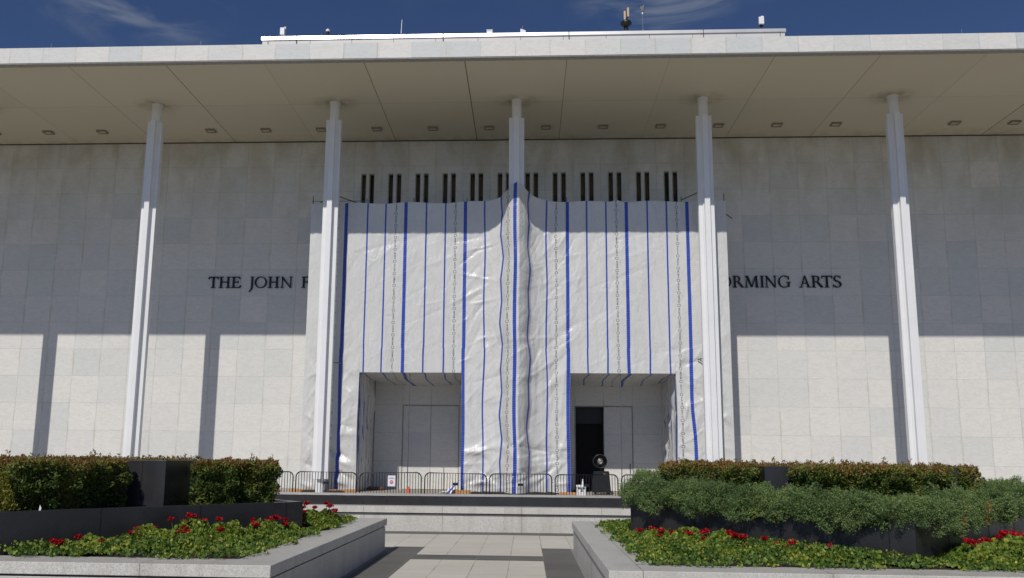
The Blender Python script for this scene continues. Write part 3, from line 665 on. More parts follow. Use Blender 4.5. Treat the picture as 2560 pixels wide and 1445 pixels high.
cn = empty('traffic_cone', (-4.4, -4.3, 0), 'small plain orange traffic cone behind the barriers before the left opening', 'cone')
MB().lathe([(.115, .03), (.105, .05), (.035, .44), (.028, .455)], seg=24).build('cone_body', M_ORANGE, cn, smooth=True)
MB().box(-.15, .15, -.15, .15, 0, .03).build('base', M_ORANGE, cn, bevel=.01)
# white tool case with a bottle on it
cs = empty('tool_case', (2.86, -3, 0), 'white plastic case with dark recesses, standing by the open doorway', 'case')
cb_ = MB().box(-.19, .19, -.16, .16, .04, .44).build('body', M_WHITEP, cs, bevel=.025)
MB().box(-.205, .205, -.175, .175, .44, .55).build('lid', M_WHITEP, cs, bevel=.02)
for q_ in ((-.15, -.05, -.19, -.176, .40, .45), (.06, .15, -.19, -.176, .40, .45), (-.03, .05, -.19, -.1765, .38, .42), (-.02, .06, -.175, -.161, .28, .33)): MB().box(*q_).build('recess', M_BLKP, cs)
MB().tube([(-.15, -.12, .05), (.15, -.12, .05)], .05, 8).build('foot_bar', M_BLKP, cs)
bt = empty('spray_bottle', (2.93, -3.02, .55), 'small white bottle standing on the white case', 'bottle')
MB().lathe([(.035, 0), (.04, .02), (.04, .12), (.018, .17), (.018, .20)], seg=16).build('body', M_WHITEP, bt, smooth=True); MB().lathe([(.024, .2), (.02, .25)], seg=12).build('cap', M_WHITEP, bt)
# portable evaporative cooler with its round fan head
fn = empty('portable_fan', (4.08, 1.1, 0), 'black portable cooler with a round fan head, standing before the open doorway', 'fan')
body = MB(); prof = [(-.40, .40, .10), (-.46, .43, .16), (-.42, .40, .50), (-.36, .37, .85), (-.36, .36, 1.02), (-.33, .33, 1.10)]
vs_ = []; fs_ = []
for a, b_, z in prof:
    for sx, sy in ((a, -.34), (a + .07, -.40), (b_ - .07, -.40), (b_, -.34), (b_, .30), (b_ - .07, .36), (a + .07, .36), (a, .30)): vs_.append((sx, sy, z))
for i in range(len(prof) - 1):
    for k in range(8): fs_.append((i * 8 + k, i * 8 + (k + 1) % 8, (i + 1) * 8 + (k + 1) % 8, (i + 1) * 8 + k))
fs_ += [tuple(range(7, -1, -1)), tuple(40 + k for k in range(8))]
body.add(vs_, fs_).build('tank', M_BLKP, fn)
MB().tube([(.34, -.30, .16), (.50, -.42, .12), (.50, -.42, .06)], .05, 8).build('skirt', M_BLKP, fn)
MB().lathe([(.05, 1.08), (.045, 1.25)], seg=12).build('neck', M_BLKP, fn)
MB().lathe([(.33, -.16), (.345, .0), (.345, .10), (.33, .16), (.30, .17), (.29, .10), (.285, -.10)], (-.05, 0, 1.56), 32, 'y').build('fan_ring', M_BLKP, fn, smooth=True)
gr = MB()
for rr in (.11, .14, .17, .20, .23, .26): gr.tube([(-.05 + rr * math.cos(R(a)), -.165, 1.56 + rr * math.sin(R(a))) for a in range(0, 360, 15)], .004, 4, closed=True)
for a in range(0, 360, 30): gr.tube([(-.05 + .1 * math.cos(R(a)), -.168, 1.56 + .1 * math.sin(R(a))), (-.05 + .29 * math.cos(R(a)), -.168, 1.56 + .29 * math.sin(R(a)))], .005, 4)
gr.build('grille', M_BLKP, fn)
MB().lathe([(.135, .15), (.13, .172), (.09, .185), (.085, .175), (.05, .19), (.02, .2)], (-.05, 0, 1.56), 28, 'y').build('hub_disc', M_FANM, fn, smooth=True)
MB().box(.08, .12, -.42, -.40, .93, 1.0).box(.16, .18, -.42, -.40, .93, .99).build('control_knob', simple('knob_orange', (.5, .2, .1), .5), fn)
for s in (-.3, .3): MB().lathe([(.06, -.02), (.06, .02)], (s, -.3, .06), 14, 'y').build('wheel', M_BLKP, fn)
# ------------------------------------------------------------------ things on the roof
def roof_thing(name, x, lab, cat, y=3.1, z=24.42): return empty(name, (x, y, z), lab, cat)
a = roof_thing('flood_lamp', -13.1, 'small white box lamp on a bracket at the left end of the penthouse roof', 'lamp')
MB().box(-.11, .13, -.12, .1, .40, .82).build('housing', M_WHITEP, a, bevel=.01); MB().box(.08, .2, -.05, .05, .76, .90).build('arm', M_GREYP, a); MB().tube([(.02, 0, 0), (.02, 0, .45)], .02, 6).box(-.08, .1, -.05, .05, .0, .03).build('bracket', M_STEELD, a)
a = roof_thing('dome_camera', -10.55, 'black and white dome camera on a short pole on the penthouse roof', 'camera')
MB().lathe([(.02, 0), (.02, .42)], seg=8).build('pole', M_GREYP, a); MB().lathe([(.04, .42), (.09, .50), (.10, .58)], seg=16).build('dome', M_BLKP, a, smooth=True); MB().lathe([(.11, .58), (.11, .68), (.05, .74)], seg=16).build('cap', M_WHITEP, a)
a = roof_thing('whip_antenna', -6.45, 'thin white whip antenna on the penthouse roof', 'antenna')
MB().tube([(0, 0, .35), (.03, 0, 1.22)], [.024, .018], 6).build('whip', M_WHITEP, a); MB().tube([(0, 0, 0), (0, 0, .4)], .03, 6).box(-.1, .13, -.04, .04, .12, .17).box(.04, .12, -.04, .04, .17, .26).build('mount', M_GREYP, a)
a = roof_thing('vent_box', -1.55, 'plain white box at the middle of the penthouse roof edge', 'box')
MB().box(-.15, .15, -.12, .12, .0, .46).build('housing', M_WHITEP, a); MB().box(-.17, .17, -.14, .14, .46, .485).build('lid', M_WHITEP, a)
a = roof_thing('sensor_box', .28, 'white box topped by a small finial on the penthouse roof', 'box')
MB().add([(-.14, -.1, 0), (.15, -.1, 0), (.15, .1, 0), (-.14, .1, 0), (-.14, -.1, .52), (.15, -.1, .42), (.15, .1, .42), (-.14, .1, .52)], [(0, 3, 2, 1), (4, 5, 6, 7), (0, 1, 5, 4), (1, 2, 6, 5), (2, 3, 7, 6), (3, 0, 4, 7)]).build('housing', M_WHITEP, a); MB().lathe([(.035, .44), (.03, .56), (.015, .62), (.012, .74)], (-.03, 0, 0), 8).build('finial', M_GREYP, a)
a = roof_thing('siren_mast', 5.9, 'tan twin panel antenna above a black dish on the penthouse roof', 'antenna')
MB().box(-.2, .19, -.15, .15, 0, .27).build('base_box', M_TAN, a); MB().tube([(-.12, 0, .27), (-.06, 0, .66)], .05, 6).tube([(.1, 0, .27), (.02, 0, .66)], .05, 6).box(-.16, .18, -.1, .1, .25, .31).build('stand', M_BLKP, a)
MB().lathe([(.08, .58), (.26, .66), (.31, .76), (.27, .86), (.1, .94)], seg=24).build('dish', M_BLKP, a, smooth=True); MB().tube([(-.02, 0, .9), (.0, 0, 1.05), (.09, 0, 1.15)], .05, 6).build('neck', M_BLKP, a)
for x, z0, z1 in ((-.06, .98, 1.50), (.12, 1.16, 1.70)): MB().box(x - .055, x + .055, -.05, .05, z0, z1).build('panel', M_TAN, a, bevel=.02)
a = roof_thing('instrument_mast', 6.8, 'slim mast with a grey sensor head on the penthouse roof', 'mast')
MB().tube([(.02, 0, .05), (0, 0, 1.42)], .017, 6).lathe([(.03, .28), (.03, .42)], (.01, 0, 0), 8).build('mast', M_GREYP, a); MB().lathe([(.035, 1.3), (.04, 1.42)], seg=10).build('collar', M_WHITEP, a)
MB().add([(-.14, -.12, 1.66), (.10, -.14, 1.80), (.16, .1, 1.80), (-.1, .12, 1.68), (-.10, -.08, 1.48), (.05, -.08, 1.46), (.08, .06, 1.46), (-.06, .06, 1.48)], [(0, 1, 2, 3), (4, 7, 6, 5), (0, 4, 5, 1), (1, 5, 6, 2), (2, 6, 7, 3), (3, 7, 4, 0)]).build('sensor_head', M_GREYP, a); MB().box(-.14, .14, -.05, .05, 0, .06).build('foot', M_BLKP, a)
a = roof_thing('panel_antenna', 13.15, 'white panel antenna on a black post at the right end of the penthouse roof', 'antenna')
MB().tube([(-.05, 0, 0), (0, 0, .5)], .022, 6).box(-.06, .1, -.05, .05, .46, .62).build('post', M_BLKP, a); MB().box(-.14, .13, -.16, -.06, .56, .96).box(-.02, .13, -.12, -.05, .96, 1.03).build('panel', M_WHITEP, a, bevel=.01)
# ------------------------------------------------------------------ granite seat walls, planters
def rect_wall(name, x0, x1, y0, y1, lab, open_to=None):
    """hollow rectangular seat wall: stone wall, recessed joint, coping; soil inside"""
    root = empty(name, ((x0 + x1) / 2, (y0 + y1) / 2, -.1), lab, 'seat wall'); cx, cy = (x0 + x1) / 2, (y0 + y1) / 2
    def ringbox(w, i0, z0, z1):
        m = MB(); a0, a1, b0, b1 = x0 + i0 - cx, x1 - i0 - cx, y0 + i0 - cy, y1 - i0 - cy
        v = []
        for z in (z0, z1):
            for d in (0, w): v += [(a0 + d, b0 + d, z), (a1 - d, b0 + d, z), (a1 - d, b1 - d, z), (a0 + d, b1 - d, z)]
        f = []
        for k in range(4):
            n = (k + 1) % 4; f += [(k, n, 8 + n, 8 + k), (4 + n, 4 + k, 12 + k, 12 + n), (8 + k, 8 + n, 12 + n, 12 + k), (k, 4 + k, 4 + n, n)]
        return m.add(v, f)
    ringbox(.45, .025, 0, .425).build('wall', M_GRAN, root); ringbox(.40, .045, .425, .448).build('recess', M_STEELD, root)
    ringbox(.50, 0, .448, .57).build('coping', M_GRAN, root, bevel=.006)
    MB().box(x0 + .48 - cx, x1 - .48 - cx, y0 + .48 - cy, y1 - .48 - cy, .3, .53).build('soil', M_SOIL, root)
    return root
rect_wall('seat_wall', -9.2, -2.02, -30.58, -23.62, 'light granite seat wall framing the planting bed left of the path')
rect_wall('seat_wall', 1.35, 8.5, -30.55, -23.75, 'light granite seat wall framing the planting bed right of the path')
W = empty('retaining_wall', (0, -19.5, -.1), 'long low granite wall with a black polished top course at the end of the path', 'wall')
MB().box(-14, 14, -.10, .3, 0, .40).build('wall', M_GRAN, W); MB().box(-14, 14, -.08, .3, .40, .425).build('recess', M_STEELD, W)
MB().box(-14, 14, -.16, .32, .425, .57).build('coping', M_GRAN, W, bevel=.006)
MB().box(-14, 14, .324, 1.50, 0, .795).build('black_course', M_BLACK, W, bevel=.004)
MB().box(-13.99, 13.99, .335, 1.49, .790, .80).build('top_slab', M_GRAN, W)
def planter(name, pts, box, lab, boxx):
    cx = sum(p[0] for p in pts) / 4; cy = sum(p[1] for p in pts) / 4; root = empty(name, (cx, cy, .45), lab, 'planter')
    P = [(x - cx, y - cy) for x, y in pts]; n = 4; s = .93; v = []
    for z in (0, .47): v += [(x, y, z) for x, y in P] + [(x * s, y * s, z) for x, y in P]
    f = []
    for k in range(4):
        m_ = (k + 1) % 4; f += [(k, m_, 8 + m_, 8 + k), (4 + m_, 4 + k, 12 + k, 12 + m_), (8 + k, 8 + m_, 12 + m_, 12 + k), (k, 4 + k, 4 + m_, m_)]
    MB().add(v, f).build('wall', M_BLACK, root, bevel=.004)
    MB().prism([(x * .94, y * .94) for x, y in P], .2, .40).build('soil', M_SOIL, root)
    M_SJ = simple('joint_black', (.006, .006, .006), .9)                                                     # slab joints, thin recessed-looking strips 2 mm proud
    for k, fr in ((3, .28), (3, .93), (0, .25), (3, .6), (0, .6), (0, .85)):
        a_, b_ = Vector((*P[k], 0)), Vector((*P[(k + 1) % 4], 0)); q = a_.lerp(b_, fr); d = (b_ - a_).normalized(); nn = Vector((d.y, -d.x, 0))
        if nn.dot(q) < 0: nn = -nn
        a1, a2 = q - d * .006 + nn * .002, q + d * .006 + nn * .002
        MB().add([(a1.x, a1.y, 0), (a2.x, a2.y, 0), (a2.x, a2.y, .465), (a1.x, a1.y, .465)], [(0, 1, 2, 3)]).build('slab_joint', M_SJ, root)
    x0, x1, y0, y1 = box; x0 -= cx; x1 -= cx; y0 -= cy; y1 -= cy
    up = MB(); v = []
    for z in (.38, 1.045):
        for d in (0, .09): v += [(x0 + d, y0 + d, z), (x1 - d, y0 + d, z), (x1 - d, y1 - d, z), (x0 + d, y1 - d, z)]
    f = []
    for k in range(4):
        m_ = (k + 1) % 4; f += [(k, m_, 8 + m_, 8 + k), (4 + m_, 4 + k, 12 + k, 12 + m_), (8 + k, 8 + m_, 12 + m_, 12 + k), (k, 4 + k, 4 + m_, m_)]
    ub = up.add(v, f).build('upper_box', M_BLACK, root, bevel=.004)
    MB().box(x0 + .08, x1 - .08, y0 + .08, y1 - .08, .8, .97).build('upper_soil', M_SOIL, ub)
    jx = boxx - cx; MB().box(jx - .005, jx + .005, y0 - .0022, y0 + .001, .385, 1.04).build('joint', simple('joint_black2', (.005, .005, .005), .9), ub)
    return root
PL = [(-2.70, -26.95), (-5.4, -24.2), (-8.1, -27.1), (-5.25, -30.02)]
PR = [(4.70, -29.70), (7.30, -27.25), (4.70, -24.35), (2.03, -26.80)]
planter('black_planter', PL, (-6.95, -4.30, -28.0, -25.4), 'black granite planter with a raised box, left of the path', -4.62)
planter('black_planter', PR, (3.62, 6.05, -28.0, -25.4), 'black granite planter with a raised box, right of the path', 5.0)

# ------------------------------------------------------------------ foliage
def wob(P, f=1.0, s=0.0):
    x, y, z = P[:, 0] * f, P[:, 1] * f, P[:, 2] * f
    return (np.sin(x * 2.3 + s + 1.7 * np.sin(y * 1.9 + s)) + np.sin(y * 3.1 - s * 1.3 + 1.3 * np.sin(z * 2.7)) + np.sin(z * 3.7 + s * 2.1 + 1.5 * np.sin(x * 2.9))) / 3
def leaves(name, C, N, L, Wd, tone, mat, parent=None, droop=.35, seed=0, origin=(0, 0, 0), shape='leaf'):
    """C centres, N outward direction (n,3), L length (n,), Wd width ratio; each leaf is a folded pointed blade or a round lobe"""
    r = np.random.default_rng(seed); n = len(C); C = C - np.array(origin)
    d = N + r.normal(0, .75, (n, 3)); d[:, 2] += r.normal(0, .2, n) - droop * .3; d /= np.linalg.norm(d, axis=1)[:, None]
    s = np.cross(d, r.normal(0, 1, (n, 3))); s /= np.linalg.norm(s, axis=1)[:, None]; up = np.cross(s, d)
    L = L[:, None]; w = L * Wd
    if shape == 'leaf':
        V = np.stack([C - d * L * .5, C + s * w * .5 + up * w * .18, C + d * L * .5, C - s * w * .5 + up * w * .18], 1)
        F = [(0, 1, 2), (0, 2, 3)]
    elif shape == 'needle':
        V = np.stack([C - d * L * .5 + s * w * .5, C - d * L * .5 - s * w * .5, C + d * L * .5], 1); F = [(0, 1, 2)]
    else:
        V = np.stack([C - d * L * .42, C - d * L * .2 + s * w * .5, C + d * L * .28 + s * w * .42 + up * w * .12, C + d * L * .48, C + d * L * .28 - s * w * .42 + up * w * .12, C - d * L * .2 - s * w * .5], 1); F = [(0, 1, 2, 3), (0, 3, 4, 5)]
    k = V.shape[1]; V = V.reshape(-1, 3); m = len(F[0])
    idx = (np.arange(n)[:, None, None] * k + np.array(F)[None]).reshape(-1, m)
    me = bpy.data.meshes.new(name); me.vertices.add(len(V)); me.vertices.foreach_set('co', V.astype(np.float32).ravel())
    nf = len(idx); me.loops.add(nf * m); me.loops.foreach_set('vertex_index', idx.astype(np.int32).ravel())
    me.polygons.add(nf); me.polygons.foreach_set('loop_start', (np.arange(nf) * m).astype(np.int32)); me.polygons.foreach_set('loop_total', np.full(nf, m, np.int32))
    me.update(calc_edges=True); at = me.attributes.new('tone', 'FLOAT', 'FACE'); at.data.foreach_set('value', np.repeat(np.clip(tone, 0, 1), len(F)).astype(np.float32))
    me.materials.append(mat); o = bpy.data.objects.new(name, me); COL.objects.link(o)
    if parent: o.parent = parent
    return o
M_NAND = leaf_mat('nandina_leaf', [(0, (.022, .050, .012)), (.3, (.075, .125, .025)), (.55, (.17, .20, .036)), (.78, (.22, .125, .038)), (1, (.27, .10, .038))])
M_JUN = leaf_mat('juniper_needle', [(0, (.045, .085, .028)), (.35, (.120, .185, .062)), (.65, (.185, .265, .090)), (.88, (.25, .31, .07)), (1, (.34, .20, .07))], .25, .15)
M_IVY = leaf_mat('ivy_leaf', [(0, (.030, .075, .014)), (.35, (.085, .155, .024)), (.7, (.22, .29, .036)), (.93, (.46, .43, .07)), (1, (.48, .28, .07))])
M_GER = leaf_mat('geranium_leaf', [(0, (.08, .15, .022)), (.4, (.19, .27, .040)), (.8, (.33, .38, .065)), (1, (.60, .60, .18))], .3, .35)
M_PETAL = leaf_mat('red_petal', [(0, (.22, .003, .008)), (.5, (.42, .006, .014)), (1, (.60, .015, .025))], .3, .25)
M_YEL = leaf_mat('yellow_green_leaf', [(0, (.07, .10, .015)), (.5, (.19, .20, .025)), (1, (.33, .28, .05))])

def hedge(name, poly_, z0, z1, n, lab, seed, dens_in=.25, twigs=60, group='clipped nandina hedges'):
    """clipped hedge standing on polygon poly_ (convex, ccw)"""
    r = np.random.default_rng(seed); P = np.array(poly_); c = P.mean(0); root = empty(name, (c[0], c[1], z0), lab, 'hedge', group)
    # points in polygon by triangle fan
    def inpoly(m):
        T_ = [(c, P[i], P[(i + 1) % len(P)]) for i in range(len(P))]; A = np.array([abs(np.cross(b - a, d - a)) for a, b, d in T_]); k = r.choice(len(T_), m, p=A / A.sum())
        u, v = r.random(m), r.random(m); sw = u + v > 1; u[sw], v[sw] = 1 - u[sw], 1 - v[sw]
        a, b, d = (np.array([T_[q][j] for q in k]) for j in range(3)); return a + u[:, None] * (b - a) + v[:, None] * (d - a)
    per = [np.linalg.norm(P[(i + 1) % len(P)] - P[i]) for i in range(len(P))]; area = sum(abs(np.cross(P[i] - c, P[(i + 1) % len(P)] - c)) for i in range(len(P))) / 2
    side_a = sum(per) * (z1 - z0); ft = area / (area + side_a)
    nt = int(n * (1 - dens_in) * max(ft, .3)); ns = int(n * (1 - dens_in)) - nt; ni = n - nt - ns
    xy = inpoly(nt); zt = z1 - np.abs(r.normal(0, .045, nt)); Ct = np.column_stack([xy, zt]); Ct[:, 2] += .035 * wob(Ct, 3.5, seed) + .040 * wob(Ct, 8, seed) + .02 * wob(Ct, 18, seed); Nt = np.tile([0, 0, 1.], (nt, 1))
    e = r.choice(len(P), ns, p=np.array(per) / sum(per)); t_ = r.random(ns); A_ = P[e]; B_ = P[(e + 1) % len(P)]; xy = A_ + t_[:, None] * (B_ - A_)
    nn = np.column_stack([(B_ - A_)[:, 1], -(B_ - A_)[:, 0]]) / np.linalg.norm(B_ - A_, axis=1)[:, None]
    zz = z0 + (z1 - z0) * r.random(ns) ** .85; Cs = np.column_stack([xy, zz]); rel = (zz - z0) / (z1 - z0)
    off = .10 * wob(Cs, 3.2, seed + 2) + .085 * wob(Cs, 7, seed) + .03 * wob(Cs, 17, seed) - .10 * np.clip((rel - .86) / .14, 0, 1) ** 2 - np.abs(r.normal(0, .055, ns)) - .10 * (1 - rel) ** 2 + .02; Cs[:, :2] += nn * off[:, None]; Ns = np.column_stack([nn, np.full(ns, .35)])
    xy = inpoly(ni); Ci = np.column_stack([c + (xy - c) * .93, z0 + (z1 - z0) * r.random(ni)]); Ni = r.normal(0, 1, (ni, 3))
    # stray shoots above the clipped top
    sh = []; 
    for _ in range(int(9 * math.sqrt(area) + 4)):
        q = inpoly(1)[0]; h = r.uniform(.02, .09) * (1 if r.random() < .8 else 1.7); k = int(h * 150)
        tz = r.random(k) * h; sh.append(np.column_stack([q[0] + r.normal(0, .016, k) + tz * r.normal(0, .25), q[1] + r.normal(0, .016, k), z1 + tz]))
    Csh = np.concatenate(sh); Nsh = np.tile([0, 0, 1.2], (len(Csh), 1))
    C = np.concatenate([Ct, Cs, Ci, Csh]); N = np.concatenate([Nt, Ns, Ni, Nsh]); rel = (C[:, 2] - z0) / (z1 - z0)
    patch = wob(C, 2.4, seed * 1.7) * .5 + wob(C, 6.3, seed + 4) * .35
    tone = .33 + .34 * patch + .10 * wob(C, 16, seed) + r.normal(0, .12, len(C)) + np.clip((rel - .70) / .30, 0, 1.1) ** 1.6 * .36 * (.8 + .5 * r.random(len(C)))
    tone = np.where(r.random(len(C)) < .02, r.uniform(.75, 1, len(C)), tone)
    leaves('foliage', C, N, r.uniform(.032, .062, len(C)), .36, tone, M_NAND, root, seed=seed, origin=(c[0], c[1], z0))
    tw = MB()
    for _ in range(twigs):
        q = c + (inpoly(1)[0] - c) * .85; b = c + (q - c) * .6; tw.tube([(b[0] - c[0], b[1] - c[1], 0), ((q[0] + b[0]) / 2 - c[0], (q[1] + b[1]) / 2 - c[1], (z1 - z0) * .5), (q[0] - c[0], q[1] - c[1], (z1 - z0) * r.uniform(.8, .97))], [.009, .006, .003], 4, cap=False)
    tw.build('stems', M_TWIG, root); return root
hedge('nandina_hedge', [(-7.1, -28.12), (-6.3, -28.9), (-5.3, -29.72), (-4.98, -29.35), (-4.72, -28.12)], .82, 1.475, 52000, 'clipped bronze-topped hedge at the left edge, before the black box', 1)
hedge('nandina_hedge', [(-4.06, -27.75), (-3.5, -27.55), (-3.05, -27.05), (-3.35, -26.4), (-4.06, -26.2)], .82, 1.485, 40000, 'clipped bronze-topped hedge right of the black box, nearest the barriers', 2)
hedge('nandina_hedge', [(-6.8, -27.85), (-4.4, -27.85), (-4.4, -25.5), (-6.8, -25.5)], 1.42, 1.50, 9000, 'low bronze hedge growing inside the raised black box left of the path', 3, .1, 10)
hedge('nandina_hedge', [(2.42, -26.9), (3.0, -27.5), (3.55, -27.95), (3.55, -26.0), (2.9, -26.1)], .82, 1.51, 26000, 'clipped bronze hedge left of the raised black box, behind the juniper', 4)
hedge('nandina_hedge', [(3.95, -28.5), (4.7, -29.05), (5.7, -28.5), (5.95, -28.06), (3.93, -28.06)], .82, 1.495, 42000, 'long clipped bronze hedge before the raised black box, behind the juniper', 5)
hedge('nandina_hedge', [(6.08, -28.05), (6.45, -27.75), (6.62, -27.2), (6.45, -26.4), (6.08, -26.2)], .82, 1.49, 20000, 'thin bronze hedge at the right end of the raised black box', 6, .15)
hedge('nandina_hedge', [(3.75, -27.85), (5.9, -27.85), (5.9, -25.5), (3.75, -25.5)], 1.42, 1.50, 8000, 'low bronze hedge growing inside the raised black box right of the path', 7, .1, 10)

# the juniper that spills over the rim of the right-hand planter
def juniper():
    r = np.random.default_rng(21); root = empty('juniper_shrub', (4.7, -28.2, .85), 'blue-green spreading juniper spilling over the rim of the right-hand black planter', 'shrub')
    pl = np.array([(2.75, -26.0), (2.18, -26.85), (2.95, -27.65), (3.9, -28.6), (4.78, -29.45), (5.6, -28.65), (6.5, -27.85), (7.3, -27.2), (7.0, -26.4)])
    hz = np.array([1.02, 1.07, 1.02, .99, .98, 1.0, 1.015, 1.06, 1.07]); rv = np.array([.22, .26, .22, .195, .20, .19, .20, .25, .24]); rh = np.array([.30, .36, .36, .36, .40, .36, .36, .38, .34])
    n = 260000; k = len(pl) - 1; sl = np.linalg.norm(pl[1:] - pl[:-1], axis=1); e = r.choice(k, n, p=sl / sl.sum()); t_ = r.random(n)
    base = pl[e] + t_[:, None] * (pl[e + 1] - pl[e]); g_ = lambda a: a[e] + t_ * (a[e + 1] - a[e])
    tg = (pl[e + 1] - pl[e]) / sl[e][:, None]; nn = np.column_stack([tg[:, 1], -tg[:, 0]])                 # outward (towards the path and camera)
    # orientation: outward must point away from planter centre
    sgn = np.sign(((base - np.array([4.7, -27.0])) * nn).sum(1)); nn *= sgn[:, None]; rad_ = base - np.array([4.7, -27.0]); rad_ /= np.linalg.norm(rad_, axis=1)[:, None]; nn = nn + .7 * rad_; nn /= np.linalg.norm(nn, axis=1)[:, None]
    an = r.uniform(-.85, math.pi * .98, n); out, up = np.cos(an), np.sin(an); cf = np.exp(-(np.linalg.norm(base - np.array([4.78, -29.45]), axis=1) / .3) ** 2); aa = r.uniform(-.9, .9, n) * cf; nn = np.column_stack([nn[:, 0] * np.cos(aa) - nn[:, 1] * np.sin(aa), nn[:, 0] * np.sin(aa) + nn[:, 1] * np.cos(aa)])
    D0 = np.column_stack([nn * out[:, None], up]); Cp = np.column_stack([base, g_(hz)]) + D0 * np.column_stack([g_(rh), g_(rh), g_(rv)])
    lump = .09 * wob(Cp, 2.1, 1) + .08 * wob(Cp, 4.6, 3) + .055 * wob(Cp, 10.5, 5)
    # sprays: needles gather on short fans
    ns = 8500; fan = r.integers(0, n, ns); pick = r.integers(0, ns, n); seedpt = Cp[fan[pick]]; d_ = D0[fan[pick]]
    depth = r.random(n); sp = depth * .10 - .045; lat = r.normal(0, .020, (n, 3)) * (1.35 - depth)[:, None]
    ld = r.normal(0, .55, (ns, 3)); dirn = d_ + ld[pick] + np.array([0, 0, .25]); dirn /= np.linalg.norm(dirn, axis=1)[:, None]
    C1 = seedpt + d_ * (lump[fan[pick]] - .03)[:, None] + dirn * sp[:, None] + lat
    m = r.random(n) < .24; C1[m] = (np.column_stack([base, g_(hz)]) + D0 * np.column_stack([g_(rh), g_(rh), g_(rv)]) * (.45 + .5 * r.random(n))[:, None] + D0 * lump[:, None])[m]
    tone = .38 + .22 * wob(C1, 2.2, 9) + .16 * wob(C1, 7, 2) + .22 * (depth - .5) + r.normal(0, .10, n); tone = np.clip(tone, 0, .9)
    br = (wob(C1, 3.1, 14) + .5 * wob(C1, 8, 3) > .78) | (r.random(n) < .02); tone = np.where(br & (r.random(n) < .6), .97, tone)
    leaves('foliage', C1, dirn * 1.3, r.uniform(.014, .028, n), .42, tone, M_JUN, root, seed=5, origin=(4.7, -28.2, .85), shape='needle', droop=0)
    tw = MB()
    for i in range(70):
        j = r.integers(0, n); a_ = base[j] * .8 + np.array([4.7, -27.0]) * .2; q = Cp[j] * .75 + np.array([base[j][0], base[j][1], 1.0]) * .25
        tw.tube([(a_[0] - 4.7, a_[1] + 28.2, -.05), ((a_[0] + q[0]) / 2 - 4.7, (a_[1] + q[1]) / 2 + 28.2, .12), (q[0] - 4.7, q[1] + 28.2, q[2] - .85)], [.012, .008, .003], 4, cap=False)
    for x, y in ((5.15, -29.35), (5.35, -29.15)): tw.tube([(x - 4.7 - .1, y + 28.3, .02), (x - 4.7, y + 28.05, -.12), (x - 4.62, y + 28.07, -.10), (x - 4.55, y + 28.1, .05)], [.008, .007, .006, .003], 5, cap=False)
    tw.build('branches', M_TWIG, root)
juniper()
# small yellow-green shrub at the left edge
r = np.random.default_rng(77); ys_ = empty('yellow_shrub', (-5.42, -29.86, .9), 'small yellow-green shrub at the left edge, in front of the hedge', 'shrub')
n = 4200; a = r.uniform(0, 6.28, n); h = r.random(n) ** .8; rad = .26 * (1 - h * .75) * np.sqrt(r.random(n)); Cc = np.column_stack([-5.42 + rad * np.cos(a), -29.78 + rad * np.sin(a) * .6, .92 + h * .42])
leaves('foliage', Cc, np.column_stack([np.cos(a) * .6, np.sin(a) * .6, np.ones(n)]), r.uniform(.025, .05, n), .3, .5 + .2 * wob(Cc, 6) + r.normal(0, .2, n), M_YEL, ys_, seed=3, origin=(-5.42, -29.86, .9)); MB().tube([(0, 0, 0), (0, .08, .4)], [.012, .004], 5).build('stem', M_TWIG, ys_)

# ground cover of ivy in both beds
def in_poly(P, X, Y_):
    c = np.zeros(len(X), bool); n = len(P); j = n - 1
    for i in range(n):
        xi, yi = P[i]; xj, yj = P[j]; c ^= ((yi > Y_) != (yj > Y_)) & (X < (xj - xi) * (Y_ - yi) / (yj - yi + 1e-12) + xi); j = i
    return c
def cover(x0, x1, y0, y1, P, n, seed, name):
    r = np.random.default_rng(seed); X_ = r.uniform(x0 - .12, x1 + .12, n); Y_ = r.uniform(y0 - .10, y1 + .10, n)
    sx = .07 * np.sin(Y_ * 5.1 + seed) + .05 * np.sin(Y_ * 11.3); sy = .06 * np.sin(X_ * 4.3 + seed) + .04 * np.sin(X_ * 12.1)
    k = (X_ > x0 + sx) & (X_ < x1 - sx) & (Y_ > y0 + sy) & (Y_ < y1 - sy) & ~in_poly(P, X_, Y_); X_, Y_ = X_[k], Y_[k]; m = len(X_)
    d = np.minimum(np.minimum(X_ - x0, x1 - X_), np.minimum(Y_ - y0, y1 - Y_))
    z = .478 + (.03 + .10 * np.clip(d / .5, 0, 1) * (.7 + .5 * np.sin(X_ * 3.3 + Y_ * 2.1))) * r.random(m) ** .6 + .012 + .025 * wob(np.column_stack([X_, Y_, X_ * 0]), 11, seed)
    C = np.column_stack([X_, Y_, z]); tone = .42 + .26 * wob(C, 3, seed) + .22 * wob(C, 8, seed) + r.normal(0, .17, m); tone = np.where(r.random(m) < .004, .99, np.minimum(tone, .93))
    o = leaves(name, C, np.tile([0, 0, 1.4], (m, 1)), r.uniform(.018, .052, m) * (.8 + .25 * wob(C, 5, 2)), .8, tone, M_IVY, None, seed=seed, shape='round')
    return tag(o, kind='stuff')
cover(-7.9, -2.44, -30.19, -24.05, PL, 70000, 31, 'ground_cover')
cover(1.76, 8.0, -30.17, -24.15, PR, 70000, 32, 'ground_cover')

